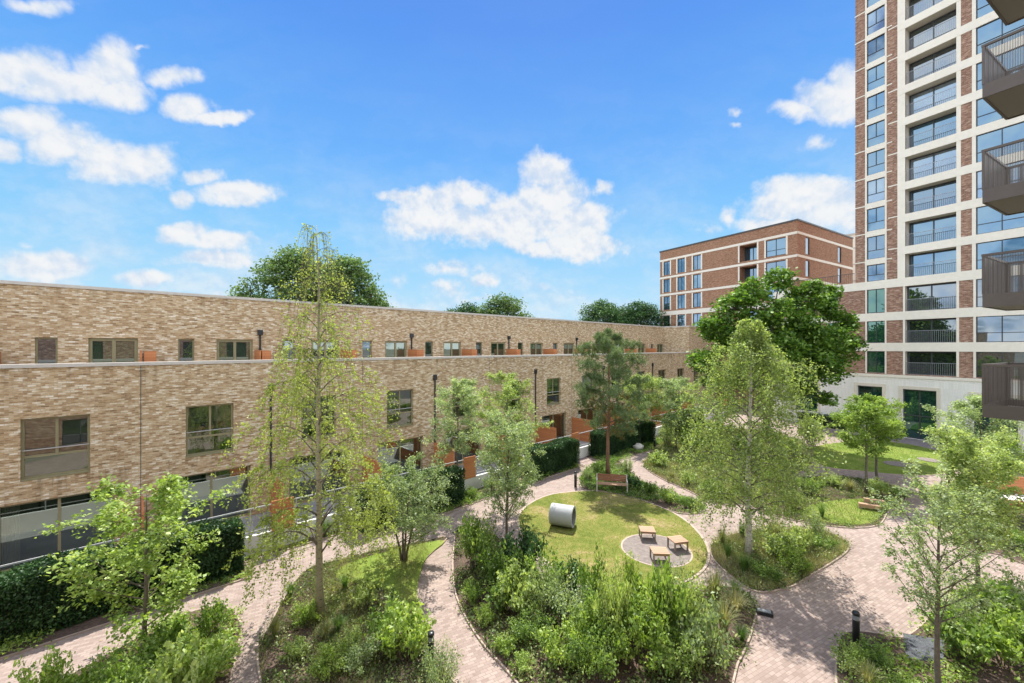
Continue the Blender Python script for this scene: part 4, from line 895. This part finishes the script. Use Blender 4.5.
# ------------------------------------------------------------------ shrubs: each kind built in a few shapes, then copied
def shrub_proto(kind, seed):
    r = rng(seed); m = MB(); PP = []
    root = empty('shrub')
    if kind in ('grass', 'straw'):
        n = 260; k = 4; azz = r.uniform(0, 2 * pi, n); ln = r.uniform(.6, 1.05, n); out_ = r.uniform(.12, .62, n); V = []
        di = np.stack([np.cos(azz), np.sin(azz), np.zeros(n)], 1); sd = np.stack([-np.sin(azz), np.cos(azz), np.zeros(n)], 1) * .011; b0_ = di * r.uniform(0, .12, (n, 1))
        prev = b0_
        for s in range(k):
            t = (s + 1) / k; p = b0_ + di * (out_ * t ** 1.7)[:, None] + np.array([0, 0, 1.]) * (ln * (t - .28 * t ** 3 * (out_ / .4)))[:, None]
            w0, w1 = 1 - s / k * .8, 1 - (s + 1) / k * .85
            V.append(np.stack([prev - sd * w0, prev + sd * w0, p + sd * w1, p - sd * w1], 1)); prev = p
        npmesh('blades', np.concatenate(V).reshape(-1, 3), 4, L_STRAW if kind == 'straw' else L_BLADE, root); return root
    mat = {'mid': L_MID, 'bright': L_BRIGHT, 'silver': L_SILVER, 'dark': L_DARK, 'birch': L_BIRCH}[kind]
    ns = (34, 22, 28)[seed % 3]
    for i in range(ns):
        a = r.uniform(0, 2 * pi); rr = sqrt(r.random()) * .92; top = np.array([cos(a) * rr, sin(a) * rr, r.uniform(.5, 1.0) * (1 - .45 * rr ** 2.5) + (.12 if r.random() < .2 else 0)])
        b_ = np.array([cos(a) * rr * .25, sin(a) * rr * .25, 0]); c = bez(b_, (b_ + top) / 2 + np.array([0, 0, .12]) + r.normal(0, .05, 3), top, 7)
        m.tube(c, np.linspace(.014, .003, 7), 4, False)
        k = 80; u = r.uniform(.22, 1., k) ** .8 * 6; ui = np.clip(u.astype(int), 0, 5); uf = (u - ui)[:, None]
        PP.append(c[ui] * (1 - uf) + c[ui + 1] * uf + r.normal(0, .085, (k, 3)) * np.array([1, 1, .8]))
    P_ = np.concatenate(PP); P_[:, 2] = np.abs(P_[:, 2]) + .01
    m.build('stems', M_BARK, root); npmesh('foliage', leaves(P_[::(1, 1, 2)[seed % 3]], (.075, .095, .135)[seed % 3] * (1 if kind != 'silver' else .8), r, .6), 4, mat, root); return root
PROT = {}
def shrub(px, py, w, h, kind, label, group=None, name=None):
    v = random.randrange(3); key = (kind, v)
    if key not in PROT: o = shrub_proto(kind, 100 + hash(kind) % 1 + sum(map(ord, kind)) + v * 7); PROT[key] = o
    else: o = copy_tree(PROT[key])
    x, y = G(px, py); o.location = (x, y, .04); o.rotation_euler = (0, 0, random.uniform(0, 6.28)); o.scale = (w / 2, w / 2, h)
    o.name = name or ('grass_clump' if kind in ('grass', 'straw') else 'shrub')
    tag(o, label, 'ornamental grass' if kind in ('grass', 'straw') else 'shrub', group)
S = [
 (478,572,1.8,2.6,'mid','upright green shrub at the left corner of the big bed beside the path'),
 (522,578,2.0,2.5,'dark','dark glossy shrub directly below the slim silvery tree'),
 (503,612,1.5,1.0,'mid','rounded green shrub halfway down the curved path edge'),
 (548,600,1.8,2.0,'mid','dark-hearted shrub below the concrete tunnel'),
 (575,625,2.1,1.9,'silver','silvery variegated shrub in the middle of the big bed'),
 (530,640,1.5,.8,'mid','low spreading shrub in the shade of the big bed'),
 (612,640,1.9,1.8,'mid','green shrub below the round lawn, left of centre'),
 (655,635,1.9,1.8,'bright','bright leafy shrub below the gravel circle'),
 (690,640,1.6,1.7,'birch','pale green shrub below the wooden stools'),
 (640,668,2.0,1.6,'bright','bright green shrub at the bottom edge, centre'),
 (598,680,1.7,1.3,'mid','dark green shrub at the bottom edge left of the bright one'),
 (705,668,1.8,1.7,'silver','silvery shrub near the bottom edge beside the wide path'),
 (560,668,1.4,1.0,'bright','small lime shrub at the bottom edge, near the soil patch'),
 (592,618,1.1,2.2,'mid','tall upright leafy shrub below the lower left lawn rim'),
 (632,622,1.0,2.1,'bright','tall upright bright shrub in the middle of the lower lawn rim'),
 (612,655,1.3,2.3,'birch','tall pale upright shrub in the centre of the big bed'),
 (668,650,1.2,2.2,'mid','tall leafy shrub right of the centre of the big bed'),
 (545,618,1.2,2.2,'silver','tall white-flecked shrub right of the dark glossy shrub'),
 (35,735,1.6,1.5,'bright','tall bright shrub at the bottom left, nearest the hedge path'),
 (180,712,1.5,1.5,'birch','tall pale shrub at the bottom, between young tree and path'),
 (100,725,1.5,1.5,'mid','tall green shrub at the bottom, left of the young tree'),
 (505,655,.8,.5,'bright','small fresh green plant on the soil by the curved path'),
 (522,672,.8,.5,'bright','small lime plant on the soil at the bottom edge'),
 (474,604,1.0,.7,'mid','dark green shrub against the curved path, second from the corner'),
 (500,590,1.8,1.9,'mid','tall green shrub inside the left end of the big bed'),
 (520,615,1.8,1.6,'birch','pale yellow-green shrub inside the left half of the big bed'),
 (570,600,1.5,1.5,'dark','dark shrub under the lower left rim of the round lawn'),
 (625,612,1.3,1.1,'birch','pale shrub right under the lower rim of the round lawn'),
 (672,610,1.5,1.3,'silver','silvery airy shrub under the lower right rim of the round lawn'),
 (585,655,1.7,1.5,'bright','bright green shrub between the silvery shrub and the bottom edge'),
 (484,626,.8,.5,'bright','small bright shrub at the curved path edge, third from the corner'),
 (675,675,1.6,1.4,'mid','green shrub at the bottom edge right of centre'),
 (305,625,1.1,.8,'bright','lime clump at the foot of the tall birch, left'),
 (325,640,1.0,.6,'straw','straw tuft in front of the tall birch base'),
 (365,610,1.1,.8,'birch','pale clump in the upper middle of the triangular bed'),
 (395,612,.9,.6,'grass','grass tuft on the right edge of the triangular bed'),
 (350,655,1.0,.8,'birch','pale clump in the lower middle of the triangular bed'),
 (714,604,1.9,1.25,'straw','straw-coloured grass clump at the right tip of the lawn'),
 (736,616,1.7,1.1,'straw','pale grass clump beside the wide path'),
 (724,634,1.6,1.1,'straw','buff grass clump between silvery shrub and path'),
 (735,600,1.1,.8,'grass','green grass clump where the ring path meets the wide path'),
 (742,642,1.0,.6,'grass','low green grass clump at the edge of the wide path'),
 (718,655,1.2,.9,'straw','straw grass clump near the bottom of the big bed'),
 (728,560,1.0,.8,'grass','green grass clump left of the white birch trunk'),
 (722,547,1.2,.9,'straw','straw grass clump at the left tip of the birch bed'),
 (744,574,1.5,.85,'grass','green tuft at the front of the birch bed'),
 (768,580,1.4,.7,'mid','low green shrub at the front corner of the birch bed'),
 (792,573,1.5,.9,'bright','low bright shrub on the birch bed, right front'),
 (780,558,2.0,1.2,'birch','pale rounded shrub right of the white birch trunk'),
 (800,552,1.5,1.2,'birch','pale yellow-green shrub in the middle of the birch bed'),
 (822,550,1.3,.8,'mid','green shrub at the right tip of the birch bed'),
 (775,541,1.8,1.1,'straw','buff grass behind the white birch trunk'),
 (815,536,1.2,.9,'silver','silvery shrub at the back of the birch bed'),
 (742,538,1.0,.8,'grass','green grass behind the left of the birch trunk'),
 (290,600,.9,.7,'grass','green grass clump left of the tall birch base'),
 (275,640,1.0,.7,'straw','straw grass clump on the left edge of the triangular bed'),
 (345,590,1.0,.7,'grass','long green grass right of the tall birch base'),
 (338,632,1.1,.55,'grass','fresh green grass clump in the middle of the triangular bed'),
 (292,662,1.0,.5,'birch','pale low shrub at the lower left of the triangular bed'),
 (388,648,1.6,1.1,'mid','leafy shrub left of the near bollard'),
 (408,660,1.6,1.3,'bright','bright shrub in front of the near bollard'),
 (362,672,1.3,.8,'silver','silvery plant near the bottom of the triangular bed'),
 (330,680,1.2,.8,'bright','lime green clump at the bottom of the triangular bed'),
 (440,690,1.2,1.0,'silver','silvery shrub at the bottom beside the curved path'),
 (70,716,1.5,1.0,'bright','bright shrub in the bottom left corner'),
 (116,696,1.4,1.0,'bright','bright leafy shrub left of the young tree trunk'),
 (168,668,1.5,1.0,'mid','green shrub right of the young tree trunk'),
 (212,636,1.1,1.3,'mid','airy green shrub at the corner where the two left paths meet'),
 (200,690,1.8,1.4,'bright','bright shrub at the bottom, right of the young tree'),
 (140,720,1.8,1.1,'mid','wide green shrub at the bottom below the young tree'),
 (872,664,1.1,.45,'mid','low green shrub beside the tall dark bollard'),
 (852,672,1.2,.6,'bright','low bright shrub between bollard and slate patch'),
 (868,690,1.3,.8,'straw','straw grass clump at the bottom, below the bollard'),
 (905,705,1.3,.6,'bright','bright low shrub at the foot of the near right tree'),
 (965,660,2.0,1.3,'mid','large green shrub right of the near right tree'),
 (1005,665,2.0,1.5,'bright','large bright shrub in the bottom right corner'),
 (990,625,1.8,1.3,'mid','green shrub behind the bottom right shrubs'),
 (960,630,1.5,1.0,'silver','silvery low shrub right behind the near right tree'),
 (1015,612,1.6,1.2,'silver','silvery shrub at the right edge by the narrow path'),
 (1000,545,1.5,1.0,'straw','rusty straw grass by the narrow right path'),
 (975,540,1.3,1.0,'grass','green grass clump left of the rusty grass'),
 (1018,550,1.5,.9,'mid','green shrub at the right edge behind the rusty grass'),
 (985,515,1.8,1.6,'silver','silvery shrub left of the orange planter'),
 (1005,480,2.6,3.0,'bright','tall bright green shrub behind the orange planter'),
 (960,500,1.6,1.3,'birch','pale shrub at the near end of the right bed'),
 (588,480,.9,.8,'silver','silvery plant left of the red-brown bench'),
 (633,490,1.0,.9,'dark','dark leafy shrub right of the red-brown bench'),
 (650,496,1.1,.7,'mid','green low shrub right of the bench bed centre'),
 (668,504,1.1,.8,'bright','bright low shrub on the bench bed'),
 (688,509,1.1,.6,'mid','low green shrub at the right tip of the bench bed'),
 (628,472,1.0,1.1,'silver','silvery airy shrub behind the bench'),
 (598,474,1.0,.9,'mid','green shrub behind the left of the bench'),
 (660,468,1.8,1.0,'birch','pale low shrub across the path from the bench'),
 (672,480,1.4,.8,'straw','buff grass across the path from the bench'),
 (690,486,1.4,.8,'birch','pale green shrub on the far bed edge'),
 (712,497,1.5,.9,'mid','green shrub below the birch crown on the far bed'),
 (692,455,2.6,3.4,'bright','tall rounded bright shrub left of the white-trunked birch'),
 (715,455,3.0,3.0,'birch','tall pale shrub behind the white-trunked birch'),
 (668,447,1.8,2.2,'silver','silvery shrub near the end of the terrace path'),
 (745,460,2.6,2.2,'mid','green shrub hidden behind the birch crown'),
 (790,462,2.2,2.4,'birch','pale shrub right of the birch crown'),
 (812,446,2.4,2.6,'birch','pale spreading shrub at the left end of the far lawn'),
 (765,480,1.8,1.2,'mid','green shrub behind the birch, near the far path'),
 (880,497,1.6,.9,'birch','pale rounded shrub right of the bright pair of trees'),
 (895,497,1.3,.8,'mid','low green shrub at the right tip of the log lawn'),
 (850,492,1.5,.9,'straw','buff plant left of the bright pair of trees'),
 (835,487,1.4,.9,'birch','pale shrub at the back of the log lawn'),
 (810,495,1.6,1.2,'mid','green shrub right below the birch crown'),
 (790,508,1.5,1.0,'birch','pale shrub at the left end of the log lawn'),
 (822,518,1.1,.7,'grass','green grass clump at the front of the log lawn'),
]
for q in S:
    q = (*q[:3], q[3] * random.uniform(.82, 1.22), *q[4:]); shrub(*q, group='ornamental grasses in the beds' if q[4] in ('grass', 'straw') else 'shrubs in the planting beds')
# plants along the garden wall strip
for i, (t, a, w, h, kind, lb) in enumerate([(16.3, 5.6, 1.0, .7, 'mid', 'reddish low shrub at the end of the hedge behind the multi-stemmed tree'), (17.8, 5.7, 1.4, 1.1, 'silver', 'silvery shrub against the low white wall left of the slim tree'),
        (19.6, 5.5, 1.6, 1.5, 'mid', 'green shrub against the white wall behind the slim tree'), (8.6, 5.0, .8, .9, 'mid', 'small green shrub before the white wall by the tall birch')]):
    p = o_ + d * t + nn * a; shrub(512 + F * p[0] / p[1], HY + CH * F / p[1], w, h, kind, lb, 'shrubs in the planting beds')

# ground cover and grass, which nobody could count
def cover(name, poly, dens, hmax, size, mat, seed, k=10, clump=.12, mask=None):
    r = rng(seed); p = scatter(poly, dens, r); p = p[~inside(p, LT) & ~inside(p, LK) & ~inside(p, SLP)]
    if mask is not None: p = p[mask(p)]
    g_ = np.sin(p[:, 0] * 1.9 + 2 * np.sin(p[:, 1] * .9)) + np.sin(p[:, 1] * 2.3 + 1.5 * np.sin(p[:, 0] * 1.3)); p = p[g_ > -1.0 + r.normal(0, .35, len(p))]
    hh = hmax * (.35 + .65 * r.random(len(p))) * (.6 + .4 * np.sin(p[:, 0] * 1.7 + p[:, 1] * 1.1)); n = len(p)
    c = np.repeat(np.concatenate([p, np.zeros((n, 1))], 1), k, 0); H_ = np.repeat(hh, k)
    c[:, :2] += r.normal(0, clump, (n * k, 2)); c[:, 2] = .06 + H_ * r.random(n * k)
    o = npmesh(name, leaves(c, size, r, .4), 4, mat); tag(o, kind='stuff'); return o
sd = 200
for key, dens, hm, sz, mt in (('L', 44, .30, .07, L_COVER), ('A', 44, .40, .09, L_COVER), ('B', 46, .40, .075, L_COVER), ('K', 22, .22, .08, L_COVER), ('N', 60, .42, .085, L_MID),
        ('W', 30, .5, .11, L_COVER), ('BR', 42, .42, .085, L_BRIGHT), ('R2', 30, .5, .09, L_COVER), ('BL', 55, .55, .10, L_BRIGHT)):
    sd += 1; cover('ground_cover', BEDS[key], dens, hm, sz, mt, sd)
cover('purple_flowers', BEDS['L'], 16, .42, .06, L_COVERP, 230, mask=lambda p: (p[:, 1] < 12.2) & (p[:, 0] > -4.6))
for i, (a, b, c) in enumerate(STR): cover('ground_cover', strip(a, b, 5.0, c), 45, .34, .09, L_MID if i % 2 else L_BRIGHT, 240 + i)
def blades(name, poly, dens, h, mat, seed, mask=None):
    r = rng(seed); p = scatter(poly, dens, r)
    if mask is not None: p = p[mask(p)]
    n = len(p); b = np.concatenate([p, np.full((n, 1), .025)], 1); a = r.uniform(0, 2 * pi, n); s = np.stack([np.cos(a), np.sin(a), np.zeros(n)], 1) * .006
    t = b + np.concatenate([r.normal(0, h * .45, (n, 2)), (h * r.uniform(.5, 1.1, n))[:, None]], 1)
    o = npmesh(name, np.stack([b - s, b + s, t], 1), 3, mat); tag(o, kind='stuff'); return o
blades('lawn_grass', lawn, 900, .035, L_LAWN, 301, mask=lambda p: np.linalg.norm(p - gc, axis=1) > 1.5)
blades('lawn_grass', flawn, 500, .06, L_GRASS, 302)
blades('meadow_grass', BEDS['K'], 500, .16, L_LAWN, 303); blades('meadow_grass', BEDS['L'], 650, .20, L_STRAW, 304, mask=lambda p: np.sin(p[:, 0] * 2.1 + p[:, 1]) > -.3); blades('meadow_grass', BEDS['B'], 900, .30, L_STRAW, 305)
blades('meadow_grass', BEDS['W'], 500, .35, L_STRAW, 306); blades('lawn_grass', BEDS['L'], 2600, .08, L_LAWN, 307, mask=lambda p: ~inside(p, LT) & (p[:, 1] > 12.4))
blades('lawn_grass', LT, 1800, .05, L_GRASS, 308); blades('lawn_grass', LK, 900, .06, L_GRASS, 309)

rl = rng(400); pl = []
for (px, py, sd_, n_) in ((320, 620, 2.6, 500), (404, 560, 1.6, 220), (749, 560, 3., 600), (507, 545, 1.6, 200), (143, 650, 2.2, 260), (940, 640, 2.2, 260), (608, 480, 3., 300), (250, 600, 2., 250)):
    x, y = G(px, py); n_ = int(n_ * .35); q = np.stack([rl.normal(x, sd_, n_), rl.normal(y - .8, sd_, n_), np.full(n_, .012)], 1); pl.append(q)
pl = np.concatenate(pl); pl = pl[pl[:, 1] > 3]
tag(npmesh('fallen_leaves', leaves(pl, .05, rl, 6.), 4, plain('dry_leaf', (.33, .25, .13), .9, var=.4, scale=30)), kind='stuff')

# ------------------------------------------------------------------ furniture
def place(o, px, py, rz=0.): x, y = G(px, py); o.location = (x, y, 0.03); o.rotation_euler = (0, 0, rz); return o
# concrete play tunnel
tn = empty('concrete_tunnel', (2.40, 19.45, .03), R(-22)); Ln_, Ro, Ri = 1.08, .49, .39
def ring(r0, r1, y, n=40):
    pass
m = MB(); n = 48
def cyl(m, r, x0, x1, n=48, inv=False):
    i0 = len(m.v)
    for x in (x0, x1):
        for j in range(n): t = 2 * pi * j / n; m.v.append((x, r * cos(t), Ro + r * sin(t)))
    for j in range(n):
        a, b = i0 + j, i0 + (j + 1) % n; m.f.append((a, a + n, b + n, b) if not inv else (a, b, b + n, a + n))
cyl(m, Ro, -Ln_ / 2, Ln_ / 2); i0 = len(m.v)
for x in (-Ln_ / 2, Ln_ / 2):
    i0 = len(m.v)
    for r_ in (Ro, Ri):
        for j in range(n): t = 2 * pi * j / n; m.v.append((x, r_ * cos(t), Ro + r_ * sin(t)))
    for j in range(n): a, b = i0 + j, i0 + (j + 1) % n; m.f.append((a, b, b + n, a + n))
m.build('outer_shell', M_CONC, tn, False); m = MB(); cyl(m, Ri, -Ln_ / 2, Ln_ / 2, inv=True); m.build('inner_face', M_CONCD, tn)
tag(tn, 'grey concrete pipe tunnel lying on the round lawn', 'play tunnel')
# stools
def make_stool():
    s = empty('wooden_stool'); m = MB()
    for k in range(5): y = -.32 + k * .13; m.box(-.36, .36, y, y + .118, .42, .46)
    m.build('seat', M_TEAK, s)
    for (x, y) in ((-.32, -.28), (.32, -.28), (-.32, .28), (.32, .28)): MB().box(x - .03, x + .03, y - .03, y + .03, 0, .419).build('leg', M_POST, s)
    for y in (-.29, .27): MB().box(-.29, .29, y, y + .02, .34, .41).build('apron', M_TEAK, s)
    return s
s0 = make_stool()
for i, (x, y, a, lb) in enumerate(((5.98, 18.15, -8, 'slatted wooden stool at the top of the gravel circle'), (6.95, 17.2, 12, 'slatted wooden stool at the right edge of the gravel circle'), (5.85, 16.25, -4, 'slatted wooden stool at the bottom of the gravel circle, closest to the shrubs'))):
    s = s0 if i == 0 else copy_tree(s0); s.location = (x, y, .036); s.rotation_euler = (0, 0, R(a)); s.scale = (.9, .9, .9); tag(s, lb, 'stool', 'wooden stools on the gravel circle')
# bench with back
b = place(empty('garden_bench'), 612, 492.5, R(-11)); m = MB()
for k in range(4): m.box(-.86, .86, .40 + k * .012, .43 + k * .012, .52 + k * .10, .60 + k * .10)
m.build('backrest', M_REDWOOD, b); m = MB()
for k in range(4): m.box(-.86, .86, -.10 + k * .12, .0 + k * .12, .42, .45)
m.build('seat', M_TEAK, b)
for x in (-.86, .86):
    m = MB().box(x - .03, x + .03, -.1, -.04, 0, .64).box(x - .03, x + .03, .38, .44, 0, .92).box(x - .03, x + .03, -.12, .44, .64, .68).box(x - .03, x + .03, -.039, .379, .38, .419); m.build('end_frame', M_COPE, b)
tag(b, 'bench with red-brown slatted back at the top of the round lawn', 'bench')
# bollards
def make_bollard():
    o = empty('bollard'); m = MB().lathe([(0, .0), (.085, 0), (.085, .72)], 16); m.build('body', M_BLACK, o, True)
    m = MB()
    for k in range(4): m.lathe([(.055, .722 + k * .032), (.082, .727 + k * .032), (.082, .742 + k * .032), (.055, .750 + k * .032)], 16)
    m.build('light_louvres', M_RAIL, o); MB().lathe([(.055, .85), (.088, .86), (.088, .93), (.08, .95), (0, .95)], 16).build('cap', M_BLACK, o, True); return o
b0 = make_bollard()
for i, (px, py, lb) in enumerate(((856, 645, 'dark cylindrical bollard light at the edge of the wide path'), (575.5, 487, 'dark bollard light left of the red-brown bench'), (431, 668, 'dark bollard light beside the curved path by the triangular bed'),
        (948, 483, 'dark bollard light by the far lawn'), (654.6, 449, 'small dark bollard light near the end of the terrace path'))):
    o = b0 if i == 0 else copy_tree(b0); place(o, px, py); o.location.z = 0; tag(o, lb, 'bollard', 'bollard lights along the paths')
# floor light on the wide path
o = place(empty('ground_light'), 764, 614, R(-25)); o.location.z = 0; MB().box(-.24, .24, -.12, .12, 0, .1).build('housing', M_BLACK, o); MB().box(-.19, .19, -.08, .08, .101, .115).build('lens', M_RAIL, o); tag(o, 'flat black ground light box on the wide path', 'ground light')
# log benches on the small lawn
for (px, py, lb) in ((874, 505.5, 'upper pale timber beam seat on the small lawn'), (869, 510.5, 'lower pale timber beam seat on the small lawn')):
    o = place(empty('log_bench'), px, py, R(-32)); MB().box(-.42, .42, -.13, .13, .12, .30).build('beam', M_TEAK, o); 
    for x in (-.35, .35): MB().box(x - .06, x + .06, -.13, .13, 0, .119).build('foot', M_POST, o)
    tag(o, lb, 'bench', 'timber beam seats')
# boulder
r = rng(77); m = MB(); N1, N2 = 10, 16
for i in range(N1 + 1):
    for j in range(N2):
        a, b_ = pi * i / N1, 2 * pi * j / N2; k = 1 + .12 * sin(3 * b_ + i) + .08 * sin(5 * a + j)
        m.v.append((.42 * k * sin(a) * cos(b_), .32 * k * sin(a) * sin(b_), .2 + .27 * k * cos(a)))
for i in range(N1):
    for j in range(N2): a = i * N2 + j; b_ = i * N2 + (j + 1) % N2; m.f.append((a, b_, b_ + N2, a + N2))
o = m.build('boulder', M_ROCK, None, True); x, y = G(638.5, 450); o.location = (x, y, .05); tag(o, 'pale rounded boulder by the hedge right of the pine', 'boulder')
# orange planter on the right
o = place(empty('timber_planter'), 1016, 512, TW + R(90)); m = MB()
o.rotation_euler = (0, 0, R(-28))
MB().box(-.9, 2.6, 0, .08, 0, .55).build('front_board', M_ORANGE, o); MB().box(-.9, 2.6, 2.0, 2.08, 0, 1.35).build('back_board', M_ORANGE, o); MB().box(-.98, -.901, 0, 2.08, 0, .9).build('end_board', M_DARKF, o)
MB().box(-.9, 2.6, .081, 1.999, .3, .42).build('top_slab', M_WHITE, o)
tag(o, 'orange timber planter with white top at the right edge', 'planter')
